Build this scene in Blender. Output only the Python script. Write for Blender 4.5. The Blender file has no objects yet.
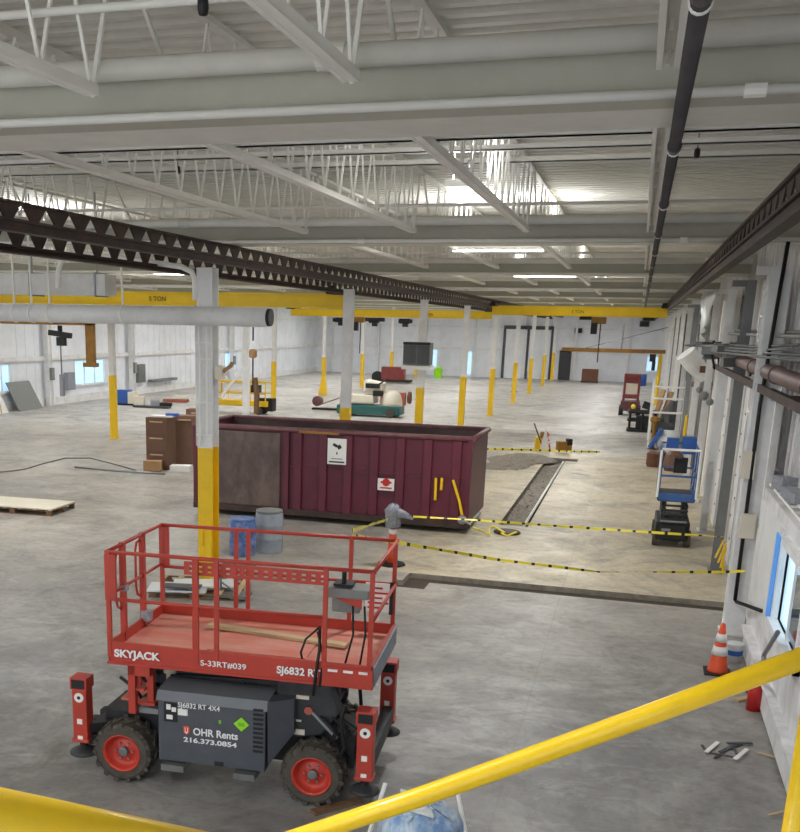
import bpy, bmesh, math, random
from mathutils import Vector, Matrix
random.seed(7)
PI=math.pi; C=bpy.context.scene.collection
# ---------------------------------------------------------------- survey of the hall (camera solved from the building's own straight lines)
F=1008.467;YAW,PIT,ROLL=-.309633303,-.258694295,.0203280959;PX,PY=301.9,589.8;H=5.0
_c,_s=math.cos,math.sin
FW=Vector((_s(YAW)*_c(PIT),_c(YAW)*_c(PIT),_s(PIT)));R0=Vector((_c(YAW),-_s(YAW),0));U0=R0.cross(FW)
RT=_c(ROLL)*R0+_s(ROLL)*U0;UP=-_s(ROLL)*R0+_c(ROLL)*U0
def ray(x,y): return FW+RT*((x-PX)/F)-UP*((y-PY)/F)
def G(x,y,z=0): d=ray(x,y);t=(z-H)/d.z;return Vector((d.x*t,d.y*t,z))
def atY(x,y,v): d=ray(x,y);t=v/d.y;return Vector((d.x*t,v,H+d.z*t))
def atX(x,y,v): d=ray(x,y);t=v/d.x;return Vector((v,d.y*t,H+d.z*t))
# ---------------------------------------------------------------- materials
def lin(c):
    c=c/255; return c/12.92 if c<=.04045 else ((c+.055)/1.055)**2.4
def rgb(r,g,b): return (lin(r),lin(g),lin(b),1)
M={}
def mat(name,col,rough=.5,metal=0,var=.12,scale=3,bump=0,spec=.5,dirt=None,dirt_amt=.35,dscale=1.2,emit=0,alpha=1,trans=0,stretch=(1,1,1),clearcoat=0):
    m=bpy.data.materials.new(name);m.use_nodes=True;nt=m.node_tree;b=nt.nodes['Principled BSDF']
    N=nt.nodes.new;L=nt.links.new
    tc=N('ShaderNodeTexCoord');mp=N('ShaderNodeMapping');mp.inputs['Scale'].default_value=stretch
    L(tc.outputs['Object'],mp.inputs['Vector'])
    n=N('ShaderNodeTexNoise');n.inputs['Scale'].default_value=scale;n.inputs['Detail'].default_value=6;n.inputs['Roughness'].default_value=.6
    L(mp.outputs[0],n.inputs['Vector'])
    r=N('ShaderNodeValToRGB');c=rgb(*col)
    r.color_ramp.elements[0].position=.3;r.color_ramp.elements[1].position=.7
    r.color_ramp.elements[0].color=tuple(x*(1-var) for x in c[:3])+(1,)
    r.color_ramp.elements[1].color=tuple(min(1,x*(1+var)) for x in c[:3])+(1,)
    L(n.outputs['Fac'],r.inputs[0]);out=r.outputs[0]
    if dirt:
        n2=N('ShaderNodeTexNoise');n2.inputs['Scale'].default_value=dscale;n2.inputs['Detail'].default_value=10;n2.inputs['Roughness'].default_value=.7
        L(mp.outputs[0],n2.inputs['Vector'])
        r2=N('ShaderNodeValToRGB');r2.color_ramp.elements[0].position=.5-.2*dirt_amt;r2.color_ramp.elements[1].position=.75-.3*dirt_amt
        r2.color_ramp.elements[0].color=(0,0,0,1);r2.color_ramp.elements[1].color=(dirt_amt*1.5,)*3+(1,)
        L(n2.outputs['Fac'],r2.inputs[0])
        mx=N('ShaderNodeMixRGB');L(r2.outputs[0],mx.inputs[0]);L(out,mx.inputs[1]);mx.inputs[2].default_value=rgb(*dirt);out=mx.outputs[0]
    L(out,b.inputs['Base Color'])
    b.inputs['Roughness'].default_value=rough;b.inputs['Metallic'].default_value=metal
    b.inputs['Specular IOR Level'].default_value=spec
    if bump:
        bp=N('ShaderNodeBump');bp.inputs['Strength'].default_value=bump;bp.inputs['Distance'].default_value=.02
        L(n.outputs['Fac'],bp.inputs['Height']);L(bp.outputs[0],b.inputs['Normal'])
    if emit: b.inputs['Emission Color'].default_value=c;b.inputs['Emission Strength'].default_value=emit
    if alpha<1: b.inputs['Alpha'].default_value=alpha
    if trans: b.inputs['Transmission Weight'].default_value=trans
    if clearcoat: b.inputs['Coat Weight'].default_value=clearcoat
    M[name]=m;return m
mat('white_paint',(236,236,236),.6,var=.05,dirt=(150,148,142),dirt_amt=.2)
mat('wall_white',(240,243,250),.55,var=.03,dirt=(180,178,176),dirt_amt=.18,dscale=.5)
mat('wall_old',(232,231,232),.55,var=.06,dirt=(120,116,112),dirt_amt=.3,dscale=1.6,stretch=(1,1,.35))
mat('roof_white',(226,224,216),.6,var=.06,dirt=(206,200,188),dirt_amt=.2,dscale=.6)
mat('girder_paint',(188,186,172),.65,var=.05,dirt=(172,168,154),dirt_amt=.2,dscale=.5)
mat('steel_white',(244,242,236),.5,var=.04)
mat('galv',(150,152,154),.4,.6,var=.1)
mat('grey_steel',(120,122,122),.5,.3,var=.1,dirt=(80,78,74),dirt_amt=.25)
mat('brown_steel',(62,48,44),.6,.2,var=.2,dirt=(96,66,50),dirt_amt=.3,dscale=3)
mat('dark_pipe',(74,70,72),.5,.3,var=.15,dirt=(100,96,94),dirt_amt=.25)
mat('brown_pipe',(118,96,92),.5,.2,var=.12,dirt=(70,56,54),dirt_amt=.3)
mat('black',(26,26,28),.6,var=.2)
mat('rubber',(74,69,62),.85,var=.2,scale=12,dirt=(98,90,78),dirt_amt=.35,dscale=5)
mat('yellow',(240,196,12),.42,var=.05,dirt=(190,150,20),dirt_amt=.2)
mat('rail_yellow',(250,206,10),.3,var=.03,dirt=(200,160,30),dirt_amt=.12,dscale=14,clearcoat=.3)
mat('crane_yellow',(255,212,16),.45,var=.06)
mat('rust_yellow',(150,108,36),.6,var=.15,dirt=(90,60,40),dirt_amt=.3)
mat('lift_red',(184,60,44),.42,var=.07,dirt=(140,60,50),dirt_amt=.25,dscale=5)
mat('deck_red',(206,118,100),.6,var=.1,scale=8,dirt=(214,166,148),dirt_amt=.4,dscale=3,stretch=(.3,1,1))
mat('rim_red',(196,58,42),.4,var=.06,dirt=(140,50,40),dirt_amt=.2,dscale=8)
mat('lift_grey',(76,80,88),.45,var=.06,dirt=(98,100,104),dirt_amt=.2,dscale=4)
mat('lift_dark',(44,46,50),.55,var=.15,dirt=(80,78,74),dirt_amt=.25,dscale=4)
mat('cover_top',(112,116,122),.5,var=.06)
mat('maroon',(96,28,48),.42,var=.08,dirt=(70,24,38),dirt_amt=.3,dscale=2,spec=.5)
mat('maroon_rim',(104,56,62),.5,var=.15,dirt=(110,84,80),dirt_amt=.35,dscale=6)
mat('rust_panel',(82,68,66),.4,.2,var=.2,scale=2,dirt=(122,102,92),dirt_amt=.45,dscale=1.6,stretch=(1,1,.6))
mat('dump_in',(60,44,44),.7,var=.2,dirt=(96,84,78),dirt_amt=.3)
mat('cab_brown',(112,80,62),.5,var=.08,dirt=(84,58,46),dirt_amt=.25)
mat('wood',(196,170,132),.7,var=.15,scale=6,stretch=(.3,3,3))
mat('wood_dark',(120,92,66),.75,var=.2,scale=6,stretch=(.3,3,3))
mat('white_sheet',(222,226,228),.3,var=.04)
mat('paper',(236,234,230),.5,var=.03)
mat('text_white',(240,240,240),.5,var=.01)
mat('text_black',(20,20,22),.5,var=.01)
mat('orange',(232,84,40),.45,var=.06,dirt=(190,70,40),dirt_amt=.2,dscale=8)
mat('red',(190,36,34),.4,var=.06)
mat('rag',(150,152,160),.8,var=.25,scale=20,bump=.3)
mat('green',(120,190,40),.5,var=.04)
mat('lime',(150,220,30),.5,var=.04)
mat('teal',(36,92,88),.45,var=.1)
mat('dark_red',(128,52,50),.5,var=.2)
mat('tape_yellow',(244,226,60),.4,var=.05)
mat('cream',(222,214,196),.5,var=.05)
mat('salmon',(176,92,74),.6,var=.1)
mat('blue',(44,92,170),.4,var=.1)
mat('lift_blue',(50,92,156),.45,var=.1,dirt=(120,130,150),dirt_amt=.2,dscale=10)
mat('blue_drum',(70,104,170),.35,var=.15,dirt=(170,180,200),dirt_amt=.35,dscale=6)
mat('clear_drum',(170,178,188),.25,var=.1,dirt=(120,130,146),dirt_amt=.3,dscale=6,alpha=.75)
mat('wrap',(205,222,240),.2,var=.3,scale=9,bump=.5,dirt=(60,120,190),dirt_amt=.5,dscale=4,stretch=(1,1,.4))
mat('film_blue',(60,150,240),.4,var=.05,emit=.25)
mat('plastic_sheet',(236,236,238),.25,var=.12,scale=2,bump=.4,stretch=(2,2,.3),alpha=.85)
mat('gravel',(146,138,126),.9,var=.35,scale=30,bump=.8,dirt=(92,86,78),dirt_amt=.4,dscale=8)
mat('pit',(70,60,50),.9,var=.25,scale=6,bump=.5,dirt=(58,52,46),dirt_amt=.4,dscale=3)
mat('trench_side',(168,160,146),.85,var=.15,scale=4,dirt=(110,100,88),dirt_amt=.4,dscale=3)
mat('kraft',(170,130,92),.7,var=.12)
mat('lamp_lens',(255,252,244),.4,var=0,emit=9)
mat('sky_glass',(188,222,246),.1,var=.08,scale=1,dirt=(60,160,230),dirt_amt=.4,dscale=.9,stretch=(.2,.2,1.5),emit=.9)
mat('dark_glass',(60,84,104),.05,var=.1)
mat('panel_grey',(128,130,128),.5,var=.06)
mat('door_dark',(62,62,68),.5,var=.05)
mat('sign_dark',(74,76,80),.5,var=.15)
mat('stain_brown',(108,72,52),.8,var=.2)
# concrete floor: cool grey by the camera, beige slab beyond the trench, pale far slab, all worn
def floor_mat():
    m=bpy.data.materials.new('concrete');m.use_nodes=True;nt=m.node_tree;b=nt.nodes['Principled BSDF'];N=nt.nodes.new;L=nt.links.new
    tc=N('ShaderNodeTexCoord');sp=N('ShaderNodeSeparateXYZ');L(tc.outputs['Object'],sp.inputs[0])
    def noise(sc,det,st=(1,1,1),ro=.6,dist=0):
        mp=N('ShaderNodeMapping');mp.inputs['Scale'].default_value=st;L(tc.outputs['Object'],mp.inputs[0])
        n=N('ShaderNodeTexNoise');n.inputs['Scale'].default_value=sc;n.inputs['Detail'].default_value=det;n.inputs['Roughness'].default_value=ro;n.inputs['Distortion'].default_value=dist
        L(mp.outputs[0],n.inputs['Vector']);return n.outputs['Fac']
    def ramp(s,*pts):
        r=N('ShaderNodeValToRGB');e=r.color_ramp.elements
        while len(e)<len(pts): e.new(.5)
        for k,(p,c) in enumerate(pts): e[k].position=p;e[k].color=c if len(c)==4 else c+(1,)
        L(s,r.inputs[0]);return r.outputs[0]
    def mix(f,a,c,mode='MIX'):
        x=N('ShaderNodeMixRGB');x.blend_type=mode
        for i,v in ((0,f),(1,a),(2,c)):
            if isinstance(v,(int,float)): x.inputs[i].default_value=v
            elif isinstance(v,tuple): x.inputs[i].default_value=v
            else: L(v,x.inputs[i])
        return x.outputs[0]
    def math_(op,a,c,clamp=False):
        x=N('ShaderNodeMath');x.operation=op;x.use_clamp=clamp
        for i,v in ((0,a),(1,c)):
            if isinstance(v,(int,float)): x.inputs[i].default_value=v
            else: L(v,x.inputs[i])
        return x.outputs[0]
    W=(1,1,1,1);B=(0,0,0,1)
    big=noise(.22,4,dist=.8);stain0=noise(.45,7,ro=.65,dist=1.5);mid=noise(.9,8,ro=.7,dist=.5);fine=noise(6,8,ro=.7)
    near=mix(ramp(stain0,(.38,B),(.62,W)),rgb(*FLOOR[0]),rgb(*FLOOR[1]))
    beige=mix(ramp(mid,(.35,B),(.68,W)),rgb(*FLOOR[2]),rgb(*FLOOR[3]))
    pale=mix(ramp(mid,(.3,B),(.7,W)),rgb(*FLOOR[4]),rgb(*FLOOR[5]))
    warmleft=mix(ramp(big,(.35,B),(.65,W)),rgb(*FLOOR[6]),rgb(*FLOOR[7]))
    y=sp.outputs['Y'];x=sp.outputs['X']
    yw=math_('ADD',y,math_('MULTIPLY',mid,5));
    fL=math_('MULTIPLY',math_('SUBTRACT',yw,14.5),.14,True)          # warm grey tone takes over past the near floor
    base=mix(fL,near,warmleft)
    inb=math_('MULTIPLY',math_('GREATER_THAN',y,20.15),math_('MULTIPLY',math_('ADD',x,5.5),.7,True))
    edge=math_('MULTIPLY',math_('SUBTRACT',y,18),.35,True)
    base=mix(inb,base,beige)
    fp=math_('MULTIPLY',math_('SUBTRACT',yw,44.5),.35,True);base=mix(fp,base,pale)
    scratch=noise(1.6,10,(.5,1,1),.75,1.0)
    base=mix(math_('MULTIPLY',ramp(scratch,(.5,B),(.72,W)),.5),base,rgb(206,202,196))
    stain=noise(.5,9,ro=.75,dist=1.2)
    base=mix(math_('MULTIPLY',ramp(stain,(.48,B),(.66,W)),.6),base,rgb(98,92,86))
    base=mix(math_('MULTIPLY',ramp(fine,(.32,W),(.52,B)),.35),base,rgb(80,76,72))
    # saw-cut slab joints
    for co,per,off in ((y,5.35,1.6),(x,6.85,1.0)):
        md=math_('MODULO',math_('ADD',co,100*per+off),per)
        base=mix(math_('MULTIPLY',math_('LESS_THAN',md,.03),.15),base,rgb(100,94,86))
    L(base,b.inputs['Base Color'])
    L(ramp(mid,(.3,(.34,)*3),(.7,(.62,)*3)),b.inputs['Roughness'])
    bp=N('ShaderNodeBump');bp.inputs['Strength'].default_value=.12;bp.inputs['Distance'].default_value=.01;L(fine,bp.inputs['Height']);L(bp.outputs[0],b.inputs['Normal'])
    M['concrete']=m
FLOOR=[(124,122,121),(158,156,152),(204,192,164),(184,172,146),(206,203,198),(180,176,170),(150,146,139),(176,169,158)]
floor_mat()
# ---------------------------------------------------------------- mesh helpers
class MB:
    def __init__(s): s.v=[];s.f=[];s.p=[]
    def add(s,vs,fs):
        o=len(s.v);s.p.append((o,len(s.f)));s.v+=[Vector(v) for v in vs];s.f+=[tuple(i+o for i in f) for f in fs];return s
    def box(s,x0,x1,y0,y1,z0,z1,Mx=None):
        vs=[(x,y,z) for z in (z0,z1) for y in (y0,y1) for x in (x0,x1)]
        if Mx is not None: vs=[Mx@Vector(v) for v in vs]
        return s.add(vs,[(0,2,3,1),(4,5,7,6),(0,1,5,4),(2,6,7,3),(0,4,6,2),(1,3,7,5)])
    def cbox(s,c,d,rz=0,tilt=None):
        Mx=Matrix.Translation(Vector(c))@Matrix.Rotation(rz,4,'Z')
        if tilt: Mx=Mx@Matrix.Rotation(tilt[0],4,tilt[1])
        return s.box(-d[0]/2,d[0]/2,-d[1]/2,d[1]/2,-d[2]/2,d[2]/2,Mx)
    def bar(s,p,q,w=.05,h=None,up=(0,0,1)):
        h=h or w;p=Vector(p);q=Vector(q);d=(q-p);l=d.length;d.normalize();u=Vector(up)
        if abs(d.dot(u))>.99: u=Vector((0,1,0))
        a=d.cross(u).normalized();b=a.cross(d)
        vs=[p+a*(i*w/2)+b*(j*h/2)+d*(k*l) for k in (0,1) for j in (-1,1) for i in (-1,1)]
        return s.add(vs,[(0,1,3,2),(4,6,7,5),(0,4,5,1),(2,3,7,6),(0,2,6,4),(1,5,7,3)])
    def tube(s,pts,r,n=10,cap=True):
        pts=[Vector(p) for p in pts];rs=r if isinstance(r,(list,tuple)) else [r]*len(pts)
        o=len(s.v);s.p.append((o,len(s.f)));ref=None
        for i,p in enumerate(pts):
            d=(pts[min(i+1,len(pts)-1)]-pts[max(i-1,0)]).normalized()
            if ref is None: ref=Vector((0,0,1)) if abs(d.z)<.9 else Vector((1,0,0))
            a=d.cross(ref).normalized();b=a.cross(d).normalized();ref=b
            for k in range(n):
                t=2*PI*k/n;s.v.append(p+(a*math.cos(t)+b*math.sin(t))*rs[i])
        for i in range(len(pts)-1):
            for k in range(n):
                k2=(k+1)%n;s.f.append((o+i*n+k,o+i*n+k2,o+(i+1)*n+k2,o+(i+1)*n+k))
        if cap: s.f.append(tuple(o+k for k in reversed(range(n))));e=o+(len(pts)-1)*n;s.f.append(tuple(e+k for k in range(n)))
        return s
    def prism(s,poly,d):   # extrude a polygon (list of 3D points) by vector d
        n=len(poly);d=Vector(d);vs=[Vector(p) for p in poly];vs+=[p+d for p in vs]
        return s.add(vs,[tuple(reversed(range(n))),tuple(range(n,2*n))]+[(i,(i+1)%n,n+(i+1)%n,n+i) for i in range(n)])
    def lathe(s,prof,c=(0,0,0),n=24,axis='Z',cap=True):
        o=len(s.v);s.p.append((o,len(s.f)));c=Vector(c)
        for r,h in prof:
            for k in range(n):
                t=2*PI*k/n;a,b=r*math.cos(t),r*math.sin(t)
                s.v.append(c+(Vector((a,b,h)) if axis=='Z' else Vector((a,h,b)) if axis=='Y' else Vector((h,a,b))))
        for i in range(len(prof)-1):
            for k in range(n): k2=(k+1)%n;s.f.append((o+i*n+k,o+i*n+k2,o+(i+1)*n+k2,o+(i+1)*n+k))
        if cap: s.f.append(tuple(o+k for k in range(n)));e=o+(len(prof)-1)*n;s.f.append(tuple(e+k for k in range(n)))
        return s
    def each(s,name,m,parent=None,**k):
        out=[];pp=s.p+[(len(s.v),len(s.f))]
        for (a,b),(c,d) in zip(pp,pp[1:]):
            q=MB();q.v=[v.copy() for v in s.v[a:c]];q.f=[tuple(i-a for i in f) for f in s.f[b:d]];out.append(q.build(name,m,parent,**k))
        return out
    def build(s,name,m,parent=None,world=False,bevel=0,smooth=False):
        vs=s.v
        if parent is not None and world:
            inv=(Matrix.Translation(parent.location)@Matrix.Rotation(parent.rotation_euler.z,4,'Z')).inverted();vs=[inv@v for v in vs]
        loc=None
        if parent is None:   # keep the origin at the base of the thing
            if vs:
                xs=[v.x for v in vs];ys=[v.y for v in vs];zs=[v.z for v in vs]
                loc=Vector(((min(xs)+max(xs))/2,(min(ys)+max(ys))/2,min(zs)));
                if name not in KEEP: vs=[v-loc for v in vs]
                else: loc=None
        me=bpy.data.meshes.new(name);me.from_pydata([tuple(v) for v in vs],[],s.f)
        bm=bmesh.new();bm.from_mesh(me);bmesh.ops.recalc_face_normals(bm,faces=bm.faces);bm.to_mesh(me);bm.free()
        me.materials.append(M[m])
        o=bpy.data.objects.new(name,me);C.objects.link(o)
        if loc is not None: o.location=loc
        if parent is not None: o.parent=parent
        if bevel:
            b=o.modifiers.new('bevel','BEVEL');b.width=bevel;b.segments=2;b.limit_method='ANGLE'
        if smooth:
            for p in me.polygons: p.use_smooth=len(p.vertices)<6
        return o
KEEP={'floor'}
def tag(o,label=None,cat=None,group=None,kind=None):
    if label:o['label']=label
    if cat:o['category']=cat
    if group:o['group']=group
    if kind:o['kind']=kind
    return o
def T(name,label,cat,loc=(0,0,0),rz=0,group=None):
    o=bpy.data.objects.new(name,None);C.objects.link(o);o.empty_display_size=.1;o.location=loc;o.rotation_euler=(0,0,rz);return tag(o,label,cat,group)
def S(mb,name,m,**k): return tag(mb.build(name,m,**k),kind='structure')
def copy_tree(o,parent=None):
    c=o.copy();C.objects.link(c)
    if parent:c.parent=parent
    for ch in list(o.children): copy_tree(ch,c)
    return c
def text(s,size,m,parent,loc,rot,name='lettering',width=None,bold=0):
    cu=bpy.data.curves.new('t','FONT');cu.body=s;cu.size=size;cu.extrude=.002;cu.offset=bold
    o=bpy.data.objects.new('t',cu);C.objects.link(o);dg=bpy.context.evaluated_depsgraph_get()
    me=bpy.data.meshes.new_from_object(o.evaluated_get(dg));C.objects.unlink(o);bpy.data.objects.remove(o)
    w=max(v.co.x for v in me.vertices)-min(v.co.x for v in me.vertices)
    if width:
        for v in me.vertices: v.co.x*=width/w
    me.materials.clear();me.materials.append(M[m]);n=bpy.data.objects.new(name,me);C.objects.link(n)
    n.location=loc;n.rotation_euler=rot
    if parent:n.parent=parent
    return n
ORD=['nearest','second','third','fourth','fifth','sixth','seventh','eighth','ninth','tenth','eleventh','twelfth']
# ================================================================ SETTING
XL,XR,YF=-32.8,2.45,106.
PITS=[(-4.1,XR,19.5,20.18),(-4.25,-3.55,18.95,19.5),(-3.05,-2.3,26.3,40.5),(-3.05,-1.85,40.5,41.3)]
xs=sorted({XL-.3,XR+.3,*[p[0] for p in PITS],*[p[1] for p in PITS]});ys=sorted({-7.,YF+.3,*[p[2] for p in PITS],*[p[3] for p in PITS]})
m=MB();pit=MB();pw_=MB();D=.11
def inpit(x,y): return any(a<x<b and c<y<d for a,b,c,d in PITS)
for i in range(len(xs)-1):
    for j in range(len(ys)-1):
        x0,x1,y0,y1=xs[i],xs[i+1],ys[j],ys[j+1];z=-D if inpit((x0+x1)/2,(y0+y1)/2) else 0
        (pit if z else m).add([(x0,y0,z),(x1,y0,z),(x1,y1,z),(x0,y1,z)],[(0,1,2,3)])
        if z:
            for (a,b,px,py) in (((x0,y0),(x1,y0),(x0+x1)/2,y0-.01),((x0,y1),(x1,y1),(x0+x1)/2,y1+.01),((x0,y0),(x0,y1),x0-.01,(y0+y1)/2),((x1,y0),(x1,y1),x1+.01,(y0+y1)/2)):
                if not inpit(px,py): pw_.add([(*a,z),(*b,z),(*b,0),(*a,0)],[(0,1,2,3)])
S(m,'floor','concrete');KEEP.add('floor_trench');S(pit,'floor_trench','pit');KEEP.add('floor_trench_side');S(pw_,'floor_trench_side','trench_side')
# ceiling: ribbed steel deck
m=MB();ZR=7.6;y=-7.;per=.3;prof=[]
while y<YF+.2:
    prof+=[(y,ZR),(y+.11,ZR),(y+.15,ZR-.07),(y+.26,ZR-.07)];y+=per
o=0;vs=[];fs=[]
for (yy,z) in prof: vs+=[(XL-.3,yy,z),(XR+.4,yy,z)]
for i in range(len(prof)-1): fs.append((2*i,2*i+1,2*i+3,2*i+2))
m.add(vs,fs);S(m,'ceiling','roof_white')
# left wall: ribbed panels, openings for the windows
WL=[]
for (xa,ya,xb,yb) in ((73,359,103,383),(-14,361,8,391),(217,351,228,374)):
    p=atX(xa,ya,XL);q=atX(xb,yb,XL);WL.append((p.y,q.y,min(q.z,p.z),max(q.z,p.z)))
WL=[(55.8,59.6,1.05,2.5),(46.6,49.0,1.05,2.5),(80.,82.7,1.0,2.45)]
def wall_y(name,X,y0,y1,z0,z1,wins,mt,thick=.3,ribs=None):
    m=MB();cuts=sorted({y0,y1,*[w[0] for w in wins],*[w[1] for w in wins]})
    for a,b in zip(cuts,cuts[1:]):
        w=[w for w in wins if w[0]<=a and b<=w[1]]
        if w: m.box(X-thick,X,a,b,z0,w[0][2]);m.box(X-thick,X,a,b,w[0][3],z1)
        else:
            m.box(X-thick,X,a,b,z0,z1)
    if ribs:
        y=y0
        while y<y1:
            if not any(w[0]-.1<y<w[1]+.1 for w in wins): m.box(X,X+.03,y,y+.06,z0,z1)
            y+=ribs
    return S(m,name,mt)
wall_y('wall_left',XL,-7,YF,0,7.6,WL,'wall_white',ribs=.9)
for i,w in enumerate(WL):
    f=MB();y0,y1,z0,z1=w
    for a in (y0,y1): f.box(XL-.12,XL+.05,a-.05,a+.05,z0,z1)
    for k in (1,2): a=y0+(y1-y0)*k/3;f.box(XL-.1,XL+.02,a-.03,a+.03,z0,z1)
    f.box(XL-.12,XL+.05,y0,y1,z1-.05,z1+.05);f.box(XL-.12,XL+.18,y0-.1,y1+.1,z0-.1,z0)
    o=S(f,'window_%d'%(i+1),'white_paint')
    g=MB().box(XL-.1,XL-.08,y0,y1,z0,z1);g.build('pane','sky_glass',o,world=True)
m=MB().box(XL,XL+.25,-7,YF,2.62,2.86).box(XL,XL+.12,-7,YF,5.2,5.4)
S(m,'trim_1','white_paint')
S(MB().box(XL,XL+.1,-7,YF,0,.45),'baseboard_left','white_paint')
# far wall
m=MB().box(XL-.3,XR+.4,YF,YF+.3,0,7.6)
x=XL
while x<XR: m.box(x,x+.06,YF-.03,YF,0,7.6);x+=1.2
S(m,'wall_far','wall_white')
m=MB().box(XL,XR,YF-.2,YF,2.7,2.9).box(XL,XR,YF-.12,YF,4.9,5.05)
S(m,'trim_2','white_paint')
for x in range(-31,3,5): S(MB().box(x-.12,x+.12,YF-.35,YF,0,6.9),'trim_%d'%(x+40),'white_paint')
def far_rect(name,xa,ya,xb,yb,mt,dy=.1,thick=.08):
    p=atY(xa,ya,YF-dy);q=atY(xb,yb,YF-dy);return MB().box(p.x,q.x,YF-dy-thick,YF-dy,max(0,q.z),p.z)
S(far_rect('window',464,352,473,374,'sky_glass',.03),'window_4','sky_glass')
S(far_rect('window',429,350,436,367,'sky_glass',.03),'window_5','sky_glass')
S(far_rect('window',648,357,657,371,'sky_glass',.03),'window_6','sky_glass')
# roller doors and the dark door in the far wall
p=atY(507,329,YF);q=atY(548,377,YF);o=S(MB().box(p.x,q.x,YF-.3,YF-.1,0,p.z),'door_1','wall_white')
m=MB().box(p.x-.25,q.x+.25,YF-.35,YF-.05,p.z,p.z+.35)
for x in (p.x-.15,(p.x+q.x)/2,q.x+.15): m.box(x-.12,x+.12,YF-.36,YF-.05,0,p.z)
m.build('frame','sign_dark',o,world=True)
p=atY(560,350,YF);q=atY(570,375,YF);o=S(MB().box(p.x,q.x,YF-.2,YF-.05,0,p.z),'door_2','door_dark')
MB().box(p.x-.1,p.x,YF-.25,YF-.04,0,p.z+.1).box(q.x,q.x+.1,YF-.25,YF-.04,0,p.z+.1).box(p.x,q.x,YF-.25,YF-.04,p.z,p.z+.1).build('frame','white_paint',o,world=True)
# right wall: near part with a dado block and a window, upper part set back
XD=2.12
WR=[(12.3,14.35,1.28,2.3)]
wall_y('wall_right',XD+.3,-7,17.45,0,2.62,WR,'wall_old',thick=.3)
S(MB().box(XD+.25,XR+.4,-7,17.45,2.5,2.62),'trim_3','white_paint')
m=MB().box(XR+.15,XR+.4,-7,YF,2.6,7.6).box(XR,XR+.4,17.45,YF,0,2.6)
y=-13.5
while y<YF: m.box(XR+.1,XR+.15,y,y+.09,2.6,7.6);y+=.62
S(m,'wall_right_upper','wall_old')
S(MB().box(XD-.08,XD+.02,-7,16.9,.05,.42).box(XD-.13,XD+.02,-7,16.95,.42,.47),'baseboard_right','wall_old')
for k,(a,b) in enumerate(((5,8.3),(8.5,11.9),(14.7,17.3))):
    S(MB().box(XD-.03,XD,a,b,.85,2.45),'trim_%d'%(50+k),'white_paint')
f=MB();y0,y1,z0,z1=WR[0]
f.box(XD-.08,XD+.1,y0-.1,y0,z0-.1,z1+.1).box(XD-.08,XD+.1,y1,y1+.1,z0-.1,z1+.1).box(XD-.08,XD+.1,y0,y1,z1,z1+.1).box(XD-.12,XD+.1,y0-.1,y1+.1,z0-.1,z0).box(XD-.03,XD+.08,(y0+y1)/2-.04,(y0+y1)/2+.04,z0,z1)
o=S(f,'window_7','white_paint');MB().box(XD+.03,XD+.05,y0,y1,z0,z1).build('pane','sky_glass',o,world=True)
MB().box(XD-.02,XD+.02,y0+.1,(y0+y1)/2-.1,z0+.08,z1-.15).build('sash','dark_glass',o,world=True)
S(MB().box(XD-.05,XD-.02,14.75,15.15,1.12,2.32).box(XD-.04,XD-.02,14.5,14.75,1.05,1.2),'trim_60','film_blue')
# ================================================================ ROOF STEEL
def girder(k,Y):
    g=T('roof_girder','%s painted roof girder crossing the hall under the deck'%ORD[k],'girder',(-15,Y,6.35))
    MB().box(XL,XR,Y+.1,Y+.16,6.4,6.72).box(XL,XR,Y,Y+.28,6.35,6.4).box(XL,XR,Y+.06,Y+.4,6.68,6.74).build('web','girder_paint',g,world=True)
    MB().box(XL,XR,Y+.28,Y+1.0,6.36,6.42).build('flange','roof_white',g,world=True)
    MB().tube([(XL,Y-.05,6.37),(XR,Y-.05,6.37)],.03,8).build('conduit','steel_white',g,world=True,smooth=True)
    if k<2:
        m=MB();x=XL+2.1
        while x<XR: m.tube([(x-.06,Y-.05,6.37),(x+.06,Y-.05,6.37)],.042,8);x+=5.2
        m.each('conduit_clamp','steel_white',g,world=True)
    return g
GY=[7.0+10.65*k for k in range(10)]
for k,Y in enumerate(GY): girder(k,Y)
for k in range(5):
    Y=GY[k]-.02;r=.075;mn=T('sprinkler_main','%s white sprinkler main running along a roof girder'%ORD[k],'pipe',(-15,Y,6.6))
    MB().tube([(XL,Y,6.69),(XR,Y,6.69)],r,14).build('pipe','steel_white' if k else 'roof_white',mn,world=True,smooth=True)
    m=MB();x=XL+1.2
    while x<XR: m.tube([(x-.1,Y,6.69),(x+.1,Y,6.69)],r+.012,14);x+=5.9
    m.each('coupling','roof_white',mn,world=True)
# cross bracing pipes between the girders (white strips running across the hall)
def xrun(Y,z,h,label,mt='steel_white',round_=False):
    m=MB()
    if round_: m.tube([(XL,Y,z),(XR,Y,z)],h/2,10)
    else: m.box(XL,XR,Y-.02,Y+.02,z-h/2,z+h/2).box(XL,XR,Y-.02,Y+.05,z-h/2,z-h/2+.01)
    tag(m.build('cross_brace',mt,smooth=round_),label,'brace')
xrun(6.15,6.84,.05,'thin white pipe crossing above the nearest sprinkler main','steel_white',True)
xrun(5.2,6.98,.12,'broad white bar crossing at the very top of the view','roof_white')
for k in range(9):
    g=GY[k]
    xrun(g+2.55,6.64,.11,'white cross bar, first beyond the %s roof girder'%ORD[k])
    xrun(g+5.3,6.95,.06,'white cross bar, second beyond the %s roof girder'%ORD[k])
    xrun(g+7.9,7.2,.07,'white cross bar, third beyond the %s roof girder'%ORD[k],'roof_white')
    if k<4: xrun(g+9.6,6.82,.05,'thin white pipe just before the %s roof girder'%ORD[k+1],'steel_white',True)
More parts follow.
